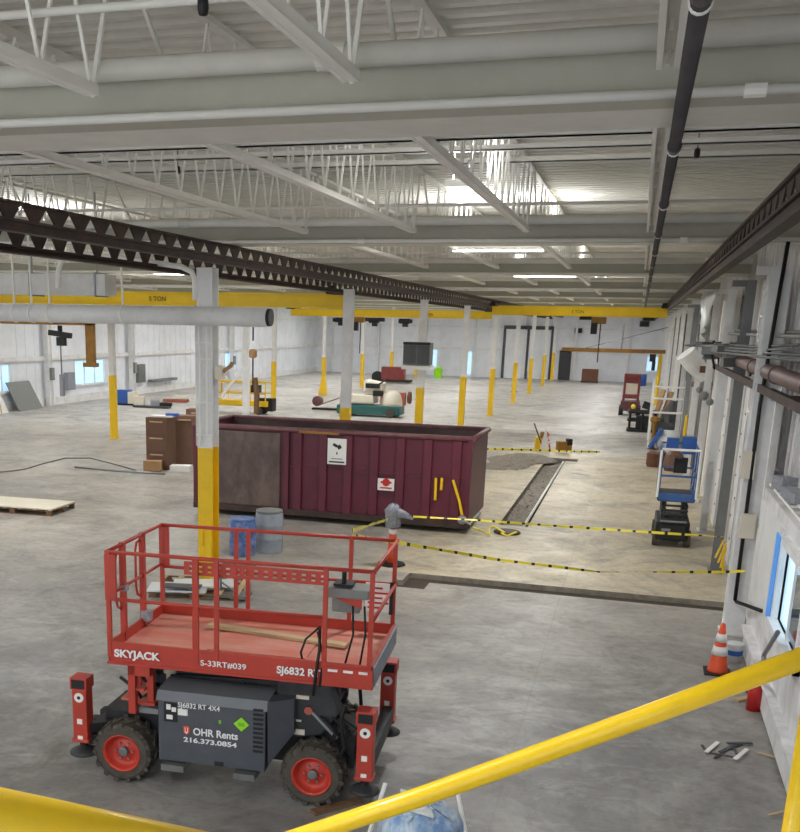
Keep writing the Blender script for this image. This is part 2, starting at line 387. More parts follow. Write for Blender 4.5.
# open-web joists running down the hall from girder to girder
JL=10.65-1.7
def joist(wide):
    j=T('roof_joist','','joist',(0,0,6.4));zb,zt=.08,1.04
    m=MB().box(-.055,-.045,0,JL,zb,zb+.07).box(.045,.055,0,JL,zb,zb+.07).box(-.055,-.02,0,JL,zb,zb+.01).box(.02,.055,0,JL,zb,zb+.01).box(-.02,.02,0,JL,zb+.005,zb+.02)
    if wide: m=MB().box(-.065,-.055,0,JL,zb-.02,zb+.09).box(.055,.065,0,JL,zb-.02,zb+.09).box(-.065,.065,0,JL,zb+.08,zb+.09).box(-.055,-.03,0,JL,zb-.02,zb-.01).box(.03,.055,0,JL,zb-.02,zb-.01)
    m.build('bottom_chord','steel_white',j)
    MB().box(-.05,.05,-1.2,JL+.4,zt,zt+.05).build('top_chord','roof_white',j)
    w=MB();n=14;st=JL/n
    for i in range(n):
        y=i*st;w.bar((0,y,zb+.03),(0,y+st/2,zt),.022);w.bar((0,y+st/2,zt),(0,y+st,zb+.03),.022)
    w.bar((0,0,zb),(0,-1.1,zt),.03);w.bar((0,JL,zb),(0,JL+.35,zt),.03)
    w.build('web','steel_white',j)
    h=MB()
    for yy in (.03,): 
        for dx in (-.12,-.04,.04,.12): h.bar((dx*.2,yy,zb+.05),(dx,yy-.04,zb+.24),.018)
    h.build('end_bracket','steel_white',j);return j
AX=[.0,-1.9,-3.75,-5.63,-9.6,-11.8,-14,-17,-20,-24,-28]
JP=[joist(True),joist(False)];used=set()
for k in range(-1,9):
    ya=GY[k]+1.45 if k>=0 else 7-10.65+1.45
    for i,x in enumerate(AX):
        if k>4 and i>6: continue
        p=0 if i==0 else 1
        a=JP[p] if p not in used else copy_tree(JP[p]);used.add(p)
        a.location=(x,ya,6.4)
        a['label']='white open-web roof joist, %s line from the right wall, %s'%((['first']+ORD[1:])[i],'nearest bay' if k<0 else 'beyond the %s girder'%ORD[k])
# dark drain pipe along the hall
dp=T('drain_pipe','long dark grey pipe hung under the roof near the right wall','pipe',(.12,2,6.2))
MB().tube([(.1,2.,6.27),(.1,YF-10,6.3)],.042,14).build('pipe','dark_pipe',dp,world=True,smooth=True)
m=MB()
for k in range(24):
    y=4.6+k*3.6;m.tube([(.1,y-.05,6.27),(.1,y+.05,6.27)],.05,14)
m.each('coupling','dark_pipe',dp,world=True)
m=MB()
for k in range(24):
    y=4.75+k*3.6;m.tube([(.1,y,6.27),(.1,y+.02,6.27)],.049,14)
m.each('hanger_band','steel_white',dp,world=True)
# small ceiling junk: hanging black sockets and conduit drops
for n,(x,y,z,lb) in enumerate(((203,8,6.7,'above the top pipe at the left'),(530-60,165,6.9,'beside the small round lamp'),(697,154,6.9,'right of the dark pipe near the roof'),(660,242,7.0,'further along right of the dark pipe'),(178,171,6.9,'among the joists at the left'))):
    p=G(x,y,z);o=T('hanging_socket','small black socket hanging from the roof %s'%lb,'socket',p)
    MB().lathe([(.015,.06),(.03,.05),(.033,0),(.025,-.035),(.01,-.04)],n=12).build('body','black',o,smooth=True)
    MB().tube([(0,0,.05),(0,0,ZR-p.z-.05)],.006,6).build('cord','black',o)
# ================================================================ LAMPS
def lamp(x,y,z,L_,label,group=None,w=.16,energy=300,along='X',proto=[None]):
    t=T('ceiling_light',label,'light',(x,y,z),group=group)
    a,b=(L_,w) if along=='X' else (w,L_)
    MB().box(-a/2-.03,a/2+.03,-b/2-.03,b/2+.03,.0,.08).build('housing','steel_white',t,bevel=.01)
    MB().box(-a/2,a/2,-b/2,b/2,-.03,0).build('lens','lamp_lens',t)
    MB().bar((-a/3,0,.08),(-a/3,0,ZR-.06-z),.012).bar((a/3,0,.08),(a/3,0,ZR-.06-z),.012).each('hanger','steel_white',t)
    l=bpy.data.lights.new('lamp','AREA');l.shape='RECTANGLE';l.size=a;l.size_y=max(b,.3);l.energy=energy;l.color=LC
    lo=bpy.data.objects.new('lamp',l);C.objects.link(lo);lo.location=(0,0,-.05);lo.parent=t
    l=bpy.data.lights.new('added_uplight','AREA');l.shape='RECTANGLE';l.size=a;l.size_y=max(b,.3);l.energy=energy*UPF*(.35 if L_<.5 else 1);l.color=LC  # extra upward light, added to brighten the deck and roof steel
    lo=bpy.data.objects.new('added_uplight',l);C.objects.link(lo);lo.location=(0,0,.1);lo.rotation_euler=(PI,0,0);lo.parent=t
    return t
LC=(.985,.995,1);UPF=.78
E1,E2=LAMP=(155,215)
p=G(462,186,6.62);lamp(p.x,p.y,6.6,.32,'small bright lamp glowing between the nearest two girders',w=.2,energy=E1)
lamp(-3.3,2.2,6.3,1.2,'unseen strip lamp added above the camera end of the hall',energy=E1*.9)  # out of view, added to light the near end
R_=['right','middle','left']
for k in range(1,9):
    for i,x in enumerate((-2.9,-14.5,-26.5)):
        if k==1 and i==2: y=GY[1]+4
        y=GY[k]+3.9;
        lamp(x,y,6.5,1.8 if i==0 else 2.4,'white strip lamp in the %s aisle, bay beyond the %s girder'%(R_[i],ORD[k]),energy=E2*(1 if i==0 else 1.1))
lamp(-14.5,2.2,6.3,2.4,'unseen strip lamp added above the camera end of the left aisle',energy=E1*2)  # added out of view to fill the near left side with light
lamp(-8,-4,6.3,2.4,'unseen strip lamp added behind the viewer over the hall',energy=E1*2)  # unseen lamp, added so the near floor and roof get more light
for i,x in enumerate((-14.5,-26.5)): lamp(x,GY[0]+3.5,6.5,1.8 if i==0 else 2.4,'white strip lamp in the %s aisle, bay beyond the nearest girder'%R_[i+1],energy=E1)
# ================================================================ COLUMNS
def column(label,X,Y,z1,big=False,split=2.66,flare=False,group=None):
    t=T('steel_column',label,'column',(X,Y,0),group=group);w=.155 if big else (.13 if X>-15 else .12)
    def H_(z0,z1,w):
        return MB().box(-w,w,-w,-w+.02,z0,z1).box(-w,w,w-.02,w,z0,z1).box(-.02,.02,-w+.01,w-.01,z0,z1)
    H_(split,z1,w).build('shaft','white_paint',t)
    if big: H_(0.02,split,w).build('painted_base','yellow',t)
    else:
        m=MB();f=.3 if flare else w+.01
        m.prism([(-f,-f,0.02),(f,-f,0.02),(w+.01,-w-.01,1.3 if flare else .9),(w+.01,-w-.01,split),(-w-.01,-w-.01,split),(-w-.01,-w-.01,1.3 if flare else .9)],(0,2*w+.02,0)) if flare else m.box(-w-.01,w+.01,-w-.01,w+.01,.02,split)
        m.build('painted_base','yellow',t,bevel=.01)
        if flare: t.children[-1].location=(0,0,0)
    MB().box(-w-.08,w+.08,-w-.08,w+.08,0,.03).build('base_plate','yellow',t)
    return t
CX=-7.62
YS1=[17.9,28.5,39.2,49.5,60,71.6,82.4,94.,104.]
sl=['standing between the red lift and the dumpster','with its yellow foot hidden behind the dumpster','carrying a grey electrical box','just right of the grey electrical box column','fifth along the row','sixth along the row','seventh along the row','eighth along the row','farthest along the row']
for k,Y in enumerate(YS1):
    c=column('white and yellow steel column in the central row, '+sl[k],CX-(.05 if k==0 else .28),Y,5.94,big=(k==0))
    if k==0:
        MB().box(-.14,-.04,-.19,-.155,.75,1.15).box(.02,.14,-.19,-.155,.5,1.2).each('cover_plate','yellow',c,bevel=.01)
        m=MB()
        for z in (2.9,3.5,4.3,4.6): m.box(-.16,.16,-.215,-.15,z,z+.02)
        m.tube([(-.08,-.22,2.7),(-.08,-.22,5.4)],.018,8).tube([(.07,-.22,2.9),(.07,-.22,4.9)],.014,8)
        m.build('conduit','steel_white',c,smooth=False)
        MB().tube([(-.2,0,2.68),(-.2,0,5.3)],.05,12).build('downpipe','white_paint',c,smooth=True)
        MB().box(.2,.34,-.15,.05,3.95,4.2).build('junction_box','cream',c,bevel=.01);MB().tube([(.34,-.05,4.1),(.5,-.1,4.2),(.56,-.2,4.25)],.04,8).build('connector','kraft',c)
YS2=[39.4,50,60,70.7,81.5,92,103]
sl=['beside the brown cabinets','mostly hidden behind the big near column','behind the yellow lift','with a flared yellow foot','fifth along','sixth along','farthest one']
for k,Y in enumerate(YS2): column('slim white column with yellow foot in the left row, '+sl[k],-21.3,Y,6.9 if k%2 else 5.9,flare=(k==3))
# extra white post in the middle bay beside the pendant
o=T('support_post','slim white post rising behind the white duct by the pendant','post',atY(246,392,49)*1);p=o.location;o.location=(p.x,p.y,0)
MB().box(-.16,.16,-.1,.1,0,6.4).build('shaft','white_paint',o);MB().bar((.16,0,3.1),(-1.4,0,1.2),.12).build('brace','white_paint',o)
# grey electric box on the column
o=T('electrical_cabinet','grey steel box mounted high on the central-row column','electrical box',(-7.9,38.75,3.55))
MB().box(-.52,.5,-.55,.1,0,.82).build('body','grey_steel',o,bevel=.02)
MB().box(-.55,.55,-.6,.15,-.16,-.02).build('shelf','white_paint',o);MB().box(-.5,-.02,-.575,-.55,.05,.72).box(.02,.48,-.575,-.55,.05,.72).build('door','sign_dark',o)
MB().box(-.52,.5,-.6,-.52,.74,.84).build('hood','black',o)
# ================================================================ RUNWAY BEAMS
def runway(X,label,y0,y1,z0=5.99,hs=.14,ht=.18):
    t=T('runway_beam',label,'beam',(X,y0,z0))
    MB().box(X-.07,X+.07,y0,y1,z0,z0+.03).box(X-.01,X+.01,y0,y1,z0+.02,z0+hs).box(X-.05,X+.05,y0,y1,z0+hs-.02,z0+hs+.015).build('lower_flange','brown_steel',t,world=True)
    MB().box(X-.05,X+.05,y0,y1,z0+hs+ht,z0+hs+ht+.035).build('upper_flange','brown_steel',t,world=True)
    m=MB();s=.56;y=y0
    while y<y1-.6:
        m.prism([(X-.012,y-.26,z0+hs+ht),(X-.012,y+.26,z0+hs+ht),(X-.012,y+.075,z0+hs),(X-.012,y-.075,z0+hs)],(.024,0,0));y+=s
    tag(m.build('web','brown_steel',t,world=True))
runway(-7.3,'long dark brown crane runway beam with triangular openings, right side of central columns',6.,YF-2)
runway(-8.3,'long dark brown crane runway beam on the far side of the central columns',6.,YF-2,z0=5.84,hs=.1,ht=.24)
runway(1.15,'long dark brown crane runway beam along the right wall',6.,YF-2,z0=5.93,hs=.18,ht=.2)
# runway posts along right wall are the wall columns
def wall_column(X,Y,label,w=.14,z1=6.0,mt='white_paint',dd=.2):
    t=T('wall_column',label,'column',(X,Y,0))
    MB().box(-w,w,-dd,-dd+.02,0,z1).box(-w,w,dd-.02,dd,0,z1).box(-.01,.01,-dd+.02,dd-.02,0,z1).build('shaft',mt,t)
    MB().box(-.35,-w,-.05,.05,z1-.12,z1-.0).build('bracket',mt,t);MB().box(-w-.05,w+.05,-.25,.25,0,.03).build('base_plate',mt,t)
    return t
WC=[(18.1,'white_paint','white column on the right wall nearest the traffic cone'),(22.9,'grey_steel','grey column on the right wall beside the blue lift'),(27.6,'white_paint','white column on the right wall just past the blue lift'),(32.5,'white_paint','grey right wall column, fourth from the camera'),(38,'white_paint','white right wall column, fifth from the camera'),(44,'galv','grey right wall column, sixth from the camera'),(50,'white_paint','white right wall column by the rolled goods'),(57,'white_paint','right wall column, eighth from the camera'),(65,'white_paint','right wall column, ninth from the camera'),(74,'white_paint','right wall column, tenth from the camera'),(84,'white_paint','right wall column, eleventh from the camera'),(95,'white_paint','right wall column farthest from the camera')]
for Y,mt,lb in WC: wall_column(2.02-(.03 if Y<19 else 0),Y,lb,mt=mt,w=.16 if Y<19 else .09,dd=.2 if Y<19 else .13)
# ================================================================ CRANES
def crane(label,x0,x1,Y,z0,z1,mark,hx,mt='crane_yellow'):
    t=T('bridge_crane',label,'crane',((x0+x1)/2,Y,z0))
    MB().box(x0,x1,Y-.05,Y+.05,z0,z1).box(x0,x1,Y-.16,Y+.16,z0-.02,z0+.04).box(x0,x1,Y-.14,Y+.14,z1-.04,z1+.02).box(x0,x1,Y-.12,Y-.05,z0+.05,z1-.05).build('girder',mt,t,world=True)
    m=MB()
    for x in (x0+.15,x1-.15): m.box(x-.14,x+.14,Y-1.1,Y+1.1,z1-.02,z1+.12);[m.lathe([(.1,-.1),(.1,.1)],(x,Y+s,z1+.12),12,'X') for s in (-.9,.9)]
    m.each('end_truck','black',t,world=True)
    if hx is not None:
        MB().box(hx-.3,hx+.3,Y-.2,Y+.2,z0-.32,z0-.05).lathe([(.16,-.35),(.16,.35)],(hx,Y,z0-.2),12,'X').build('hoist','rust_yellow',t,world=True)
        MB().box(hx-.35,hx-.05,Y-.12,Y+.12,z0-.85,z0-.3).tube([(hx+.1,Y,z0-.3),(hx+.1,Y,z0-2.2)],.03,6).build('hook_block','black',t,world=True)
    x=(x0+x1)/2
    text('5 TON',.2,'text_black',t,((mark-t.location.x),-.17,(z1-z0)*.3),(PI/2,0,0))
    return t
crane('long yellow bridge crane across the left aisle',-20.9,-8.42,30,5.46,5.84,atY(157,297,30).x-.2,None)
crane('yellow bridge crane spanning the right aisle far down',-7.2,1.12,53,5.6,6.02,atY(572,309,53).x,-2.0)
crane('second yellow bridge crane farther down the left aisle',-20.9,-8.42,62,5.45,5.85,-12.5,-16.5)
m=T('trolley_hoist','dark motor hoists hanging under the far yellow crane in the left aisle','hoist',(0,0,0));p=atY(375,318,60);m.location=p
for k,(x,w) in enumerate(((-2.6,1.6),(.0,1.9),(2.3,1.3))): MB().cbox((x*.8,0,-.15+.06*(k%2)),(w*.6,.3,.22)).cbox((x*.8,0,-.35),(.3,.25,.25)).tube([(x*.8-.3,-.2,-.15),(x*.8+.3,-.2,-.15)],.15,10).build('motor','black',m)
# jib crane far right
jb=T('jib_crane','rusty yellow jib crane boom on a yellow post by the far right wall','crane',(1.45,75,0))
MB().lathe([(.22,0),(.22,.03),(.13,.05),(.13,3.3),(.1,3.4)],n=14).build('post','yellow',jb,smooth=True)
MB().box(-6.6,.3,-.06,.06,3.45,3.7).box(-6.6,.3,-.12,.12,3.44,3.48).build('boom','rust_yellow',jb)
MB().tube([(-5.,0,3.7),(.3,0,5.2)],.03,6).tube([(-2.6,0,3.7),(-2.6,0,5.3)],.06,6).build('tie_rod','grey_steel',jb);MB().box(-.7,-.3,-.2,.1,2.9,3.4).tube([(-.4,-.1,2.9),(-.4,-.1,2.3)],.12,8).build('hoist','black',jb)
# brown gantry in the left aisle
bg=T('wall_jib','brown steel jib frame with hanging dark hoist in the left aisle','crane',(-21.45,38.2,3.1))
MB().box(-4.4,0,-.12,.12,1.62,1.92).box(-.36,0,-.12,.12,.0,1.7).box(-.5,.1,-.15,.15,-.05,.12).build('frame','rust_yellow',bg,bevel=.01)
MB().cbox((-1.6,0,1.25),(1.0,.25,.22),0,(.12,'Y')).cbox((-1.55,0,.95),(.35,.25,.35)).tube([(-1.6,0,1.6),(-1.6,0,1.3)],.1,8).build('hoist','black',bg)
MB().tube([(-1.6,0,.8),(-1.6,0,-.6)],.03,6).build('chain','grey_steel',bg);MB().cbox((-1.6,0,-.85),(.16,.16,.9)).build('pendant_cover','rag',bg)
# second pendant
pd=T('chain_hoist','small orange-brown chain hoist hanging beyond the dumpster','hoist',(-15.0,38.,5.45));o=pd
pp=atY(253,354,38);pd.location=(pp.x,38,pp.z)
MB().tube([(0,0,.5),(0,0,1.6)],.03,6).tube([(0,0,-.15),(0,0,-1.3)],.03,6).build('chain','black',pd)
MB().lathe([(.1,-.15),(.16,-.1),(.16,.12),(.1,.18)],n=12).build('body','kraft',pd);MB().tube([(.1,0,-.9),(.18,0,-1.6),(.14,0,-2.3)],[.1,.12,.1],8).build('hose','wood_dark',pd)
# ================================================================ DUCTS AT LEFT
wp=T('duct_pipe','long white round duct crossing in front of the near column','duct',(-9,17.3,4.9))
x1=atY(268,318,17.25).x
MB().tube([(-13.6,17.25,5.08),(x1,17.25,5.08)],.165,20).build('pipe','white_paint',wp,world=True,smooth=True)
MB().tube([(x1,17.25,5.08),(x1+.06,17.25,5.08)],.15,20).build('end_cap','black',wp,world=True)
m=MB()
for px in (15,32,50,123):
    x=atY(px,313,17.25).x;m.tube([(x,17.25,5.08),(x+.03,17.25,5.08)],.18,20);m.bar((x,17.25,5.25),(x-.02,17.25,7.5 if px!=123 else 6.0),.03)
m.each('hanger','steel_white',wp,world=True)
sq=T('square_duct','grey rectangular duct hanging above the round white duct','duct',(-13,19.7,5.45))
xa=atY(105,285,19.5).x
MB().box(-17.5,xa,19.5,20.0,5.47,5.9).build('duct','white_paint',sq,world=True,bevel=.01)
m=MB()
for px in (-20,30,95): x=atY(px,285,19.5).x;m.box(x-.02,x+.02,19.47,20.03,5.44,5.93);m.bar((x,19.6,5.9),(x,19.6,7.5),.025)
m.each('seam','galv',sq,world=True)
cp=T('conduit_pipe','grey bent pipe looping from the duct to the near column','pipe',(-9,17.1,4.9))
P=[atY(x,y,17.05) for x,y in ((58,288),(58,272),(61,262),(68,256),(78,254),(150,262),(182,267),(192,272),(195,282),(195,300))]
MB().tube(P,.05,10).build('pipe','steel_white',cp,world=True,smooth=True)
# ================================================================ DUMPSTER
dy0,dy1,dx0,dx1,dz=24.72,27.4,-11.0,-3.62,2.34
d=T('roll_off_dumpster','long open maroon steel dumpster with vertical ribs standing on the floor','dumpster',((dx0+dx1)/2,dy0,0))
MB().box(dx0,dx1,dy0,dy0+.05,.25,dz).box(dx0,dx1,dy1-.05,dy1,.25,dz).box(dx0,dx0+.05,dy0,dy1,.25,dz).box(dx1-.05,dx1,dy0,dy1,.25,dz).build('shell','maroon',d,world=True)
MB().box(dx0+.05,dx1-.05,dy0+.05,dy1-.05,.25,.32).box(dx0+.05,dx1-.05,dy0+.05,dy0+.06,.3,dz).box(dx0+.05,dx1-.05,dy1-.06,dy1-.05,.3,dz).build('floor_pan','dump_in',d,world=True)
MB().box(dx0+.1,dx1-.1,dy0+.55,dy0+.75,.06,.25).box(dx0+.1,dx1-.1,dy1-.75,dy1-.55,.06,.25).box(dx0,dx1,dy0-.08,dy0+.06,.14,.3).each('underframe','brown_steel',d,world=True)
m=MB()
for yy in (dy0,dy1): m.tube([(dx0-.05,yy,dz),(dx1+.02,yy,dz)],.07,10)
for xx in (dx0,dx1): m.tube([(xx,dy0-.05,dz),(xx,dy1+.05,dz)],.075,10)
m.build('top_rail','maroon_rim',d,world=True,smooth=True)
for px in (298,323,348,374,400,427,456):
    x=atY(px,480,dy0).x;MB().box(x-.11,x+.11,dy0-.09,dy0,.3,dz-.06).build('rib','maroon',d,world=True,bevel=.015)
MB().box(atY(287,480,dy0).x-.05,atY(287,480,dy0).x+.06,dy0-.09,dy0,.3,dz-.06).box(dx1-.1,dx1,dy0-.06,dy0,.3,dz).box(dx0,dx0+.1,dy0-.06,dy0,.3,dz).box(dx0+.1,dx1-.1,dy0-.03,dy0,1.35,1.4).build('post','maroon',d,world=True)
xr=atY(284,480,dy0).x;MB().box(dx0+.2,xr-.1,dy0-.045,dy0,.3,dz-.1).build('worn_panel','rust_panel',d,world=True,bevel=.03)['label']='rusty grey worn side panel'
for yy in (dy0+.6,dy1-.6):
    for xx in (dx0+.5,dx1-.5): MB().lathe([(.12,-.1),(.12,.1)],(xx,yy,.12),14,'Y').build('wheel','black',d,world=True)
def plate(parent,px0,py0,px1,py1,Y,mt,name,dy=.01,t=.015):
    p=atY(px0,py0,Y);q=atY(px1,py1,Y);return MB().box(p.x,q.x,Y-t,Y,q.z,p.z).build(name,mt,parent,world=True)
sg=plate(d,328,438,346,465,dy0-.1,'paper','placard')
m=MB();p=atY(337,447,dy0-.12)
m.cbox((p.x-.05,dy0-.118,p.z+.04),(.12,.008,.07),0,(.5,'Y')).cbox((p.x+.06,dy0-.118,p.z),(.1,.008,.1),0,(-.5,'Y')).cbox((p.x,dy0-.118,p.z-.16),(.03,.008,.06)).cbox((p.x,dy0-.118,p.z-.38),(.4,.008,.035)).cbox((p.x,dy0-.118,p.z-.3),(.3,.008,.015))
m.build('placard_print','text_black',d,world=True)
plate(d,378,478,394,491,dy0-.1,'paper','placard');p=atY(386,484,dy0-.12)
MB().lathe([(.1,0),(.1,.006)],(p.x,dy0-.12,p.z+.04),14,'Y').cbox((p.x,dy0-.118,p.z+.04),(.28,.006,.05)).cbox((p.x,dy0-.118,p.z-.1),(.3,.006,.035)).build('placard_emblem','red',d,world=True)
MB().box(atY(300,432,dy0).x,atY(340,432,dy0).x,dy0-.085,dy0-.07,dz-.06,dz-.0).build('rim_mark','rust_yellow',d,world=True)
# stains, chains
m=MB()
for a in (((436,478),(435,500)),((442,478),(441,490)),((453,480),(459,500),(462,515))): m.tube([atY(x,y,dy0-.14) for x,y in a],.035,8)
m.each('chain_strap','yellow',d,world=True)
MB().lathe([(.05,0),(.12,.02),(.05,.04)],atY(462,520,dy0-.15),10,'Y').tube([atY(462,520,dy0-.15),atY(470,524,dy0-.2),atY(480,512,dy0-.1)],.04,8).build('winch_hook','galv',d,world=True)
# ================================================================ SCISSOR LIFT (red rough-terrain)
TH=math.radians(4.45)
L=T('scissor_lift','large red and grey rough terrain scissor lift parked in the foreground','scissor lift',(-5.11,9.18,0),TH)
def wheel(u,v,side):
    r=.35;w=.3
    t=MB();prof=[(.2,-w/2+.1),(.215,-w/2+.0),(.29,-w/2),(.33,-w/2+.03),(.335,0),(.33,w/2-.03),(.29,w/2),(.215,w/2),(.2,w/2-.1),(.19,0),(.2,-w/2+.1)]
    t.lathe(prof,(u,v,r),32,'Y',cap=False)
    for k in range(15):
        for sd in (-1,1):
            a=2*PI*(k+.5*(sd>0))/15;a2=a+.26;lw_=.16
            def pt(ang,y,rr): return Vector((u+rr*math.cos(ang),v+y,r+rr*math.sin(ang)))
            t.add([pt(a,-sd*.02,.32),pt(a+lw_,-sd*.02,.32),pt(a2+lw_,sd*(w/2+.005),.30),pt(a2,sd*(w/2+.005),.30),pt(a,-sd*.02,r+.012),pt(a+lw_*.8,-sd*.02,r+.012),pt(a2+lw_*.8,sd*(w/2+.005),r-.002),pt(a2,sd*(w/2+.005),r-.002)],
                  [(0,1,2,3),(4,5,6,7),(0,1,5,4),(1,2,6,5),(2,3,7,6),(3,0,4,7)])
    ty=t.build('tyre','rubber',L)
    f=-side   # outer face direction (front wheels face -v)
    o=f*w/2
    rim=MB().lathe([(.2,o*.9),(.205,o*1.03),(.222,o*1.03),(.215,o*.98),(.2,o*.97),(.19,o*.85),(.175,o*.35),(.12,o*.3),(.1,o*.42),(.0,o*.42)],(u,v,r),28,'Y',cap=False).build('rim','rim_red',ty,smooth=True)
    h=MB().lathe([(.055,o*.4),(.055,o*.75),(.035,o*.8),(0,o*.8)],(u,v,r),14,'Y').build('hub','grey_steel',ty)
    b=MB()
    for k in range(6): a=2*PI*k/6;b.lathe([(.014,o*.4),(.014,o*.58)],(u+.095*math.cos(a),v,r+.095*math.sin(a)),8,'Y')
    b.each('lug_nut','galv',ty)
for u in (.1,2.26):
    wheel(u,.2,1);wheel(u,1.4,-1)
MB().box(-.25,2.65,.42,1.02,.32,.72).box(-.5,2.72,.5,.66,.4,.52).box(-.5,2.72,.8,.94,.4,.52).box(.02,.2,.3,1.14,.28,.44).box(2.2,2.4,.3,1.14,.28,.44).build('chassis','lift_dark',L,bevel=.015)
# scissor stack
m=MB()
for i in range(4):
    z=.82+i*.15
    for v in (.5,.95):
        m.bar((.3,v,z),(2.45,v,z+.08),.05,.1);m.bar((.3,v+.06,z+.08),(2.45,v+.06,z),.05,.1)
    for u in (.35,1.37,2.4): m.tube([(u,.45,z+.04),(u,1.06,z+.04)],.035,8)
m.box(.25,2.5,.45,1.0,1.34,1.42).box(.3,2.4,.4,1.05,.72,.8)
m.build('scissor_stack','lift_dark',L)
# power module covers
m=MB().prism([(.56,0,.36),(.56,0,1.06),(.56,.06,1.13),(.56,.4,1.16),(.56,.4,.36)],(1.2,0,0))
cov=m.build('side_cover','lift_grey',L,bevel=.01)
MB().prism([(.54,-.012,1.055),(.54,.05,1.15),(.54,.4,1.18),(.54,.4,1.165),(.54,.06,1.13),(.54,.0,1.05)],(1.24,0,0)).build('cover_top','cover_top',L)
m=MB()
for k in range(10): m.box(1.63,1.74,-.012,.0,.58+k*.052,.605+k*.052)
m.each('louver','black',L)
MB().box(1.2,1.3,-.01,.0,.37,.42).box(.63,.78,-.008,.0,.82,1.04).each('control_recess','black',L)
MB().box(.66,.71,-.014,-.008,.96,1.02).box(.72,.77,-.014,-.008,.94,.99).box(.66,.73,-.014,-.008,.85,.9).box(.79,.9,-.014,0,.91,.98).each('decal','paper',L)
MB().box(.6,.86,-.05,.2,.26,.33).box(1.42,1.66,-.05,.2,.26,.33).each('fork_pocket','grey_steel',L)
MB().prism([(1.78,.05,.42),(2.02,.2,.75),(2.02,.2,1.15),(1.78,.0,1.15)],(0,.25,0)).build('side_guard','lift_grey',L)
# second module right of it
MB().prism([(1.8,.3,.62),(2.3,.3,.72),(2.5,.3,1.0),(2.38,.3,1.3),(1.8,.3,1.3)],(0,.2,0)).build('hydraulic_cover','lift_dark',L,bevel=.02)
MB().box(2.02,2.16,.285,.3,1.12,1.16).box(1.87,1.94,.285,.3,.86,.88).box(2.0,2.08,.285,.3,.86,.88).box(1.86,2.12,.285,.3,.71,.77).each('label_plate','cream',L)
MB().lathe([(.045,0),(.045,-.02),(.02,-.02)],(2.16,.29,1.0),14,'Y').build('port_ring','salmon',L)
m=MB()
for k in range(9):
    a=2.25+random.random()*.25;m.tube([(a,.25+.03*k,.95),(a+.15+.02*k,.2+.03*k,.8),(a+.1,.22+.03*k,.6),(a+.2,.3,.5)],.014,6)
m.tube([(.0,.3,1.15),(.2,.25,1.05),(.3,.3,.85),(.1,.4,.7)],.02,6).tube([(.25,.2,1.3),(.35,.15,1.2),(.45,.3,1.1)],.02,6)
m.each('hydraulic_hose','black',L,smooth=True)
MB().bar((2.2,.3,.98),(2.48,.28,.72),.03).build('cylinder','galv',L)
# entry ladder uprights
MB().box(.22,.3,-.0,.08,.86,1.45).box(.4,.47,.1,.17,.98,1.45).box(.22,.47,.0,.1,1.3,1.42).each('ladder_upright','lift_red',L)
MB().box(.3,.4,.02,.1,1.12,1.15).box(.3,.5,.06,.2,.95,.98).each('ladder_rung','lift_red',L)
MB().box(-.02,.2,.35,.7,.86,.89).build('entry_step','deck_red',L)
MB().box(.3,.52,.1,.2,.84,.9).build('axle_bracket','panel_grey',L)
# white tank behind ladder
MB().lathe([(.06,0),(.08,.03),(.08,.25),(.05,.3)],(.5,.55,1.02),14).build('tank','cream',L,smooth=True)
# outriggers
def outrigger(u,v,s,nm='outrigger'):
    leg=MB().box(u-.085,u+.085,v-.085,v+.085,.46,1.06).box(u-.1,u+.1,v-.1,v+.1,1.06,1.2).box(u-.1,u+.1,v-.1,v+.1,.44,.48).build(nm,'lift_red',L,bevel=.01)
    MB().box(u-.075,u+.075,v-.108,v-.1,1.08,1.18).build('end_cap','black',leg)
    MB().tube([(u,v,.34),(u,v,.46)],.045,12).build('jack_rod','black',leg)
    MB().lathe([(.04,.37),(.13,.33),(.16,.31),(.16,.29),(.03,.28)],(u,v,0),22).build('foot_pad','lift_dark',leg,smooth=True)
    MB().lathe([(.055,0),(.055,-.006)],(u,v-.086,.97),18,'Y').box(u-.03,u+.03,v-.092,v-.086,.66,.72).box(u-.03,u+.03,v-.092,v-.086,.46,.52).each('sticker','paper',leg)
    MB().lathe([(.02,0),(.02,-.01)],(u,v-.086,.97),12,'Y').build('sticker_mark','text_black',leg)
for u,v,s_ in ((-.37,.1,1),(2.84,.0,-1),(-.3,1.5,1),(2.82,1.62,-1)): outrigger(u,v,s_)
MB().bar((2.84,.1,.56),(2.84,1.5,.56),.12,.2).bar((-.33,.15,.45),(-.33,1.44,.45),.12,.16).bar((-.3,.1,.6),(.0,.5,.55),.1).bar((-.3,.1,.48),(.05,.45,.44),.06).each('outrigger_beam','lift_dark',L)
for v in (.05,1.5): MB().tube([(2.72,v-.02+.02,1.18),(2.6,v,1.2),(2.55,v+.05,1.0),(2.6,v+.05,.7),(2.5,v+.1,.5)] if v<1 else [(2.68,v,1.25),(2.58,v,1.15),(2.5,v,.85),(2.55,v-.1,.55)],.022,8).build('hose','black',L,smooth=True)
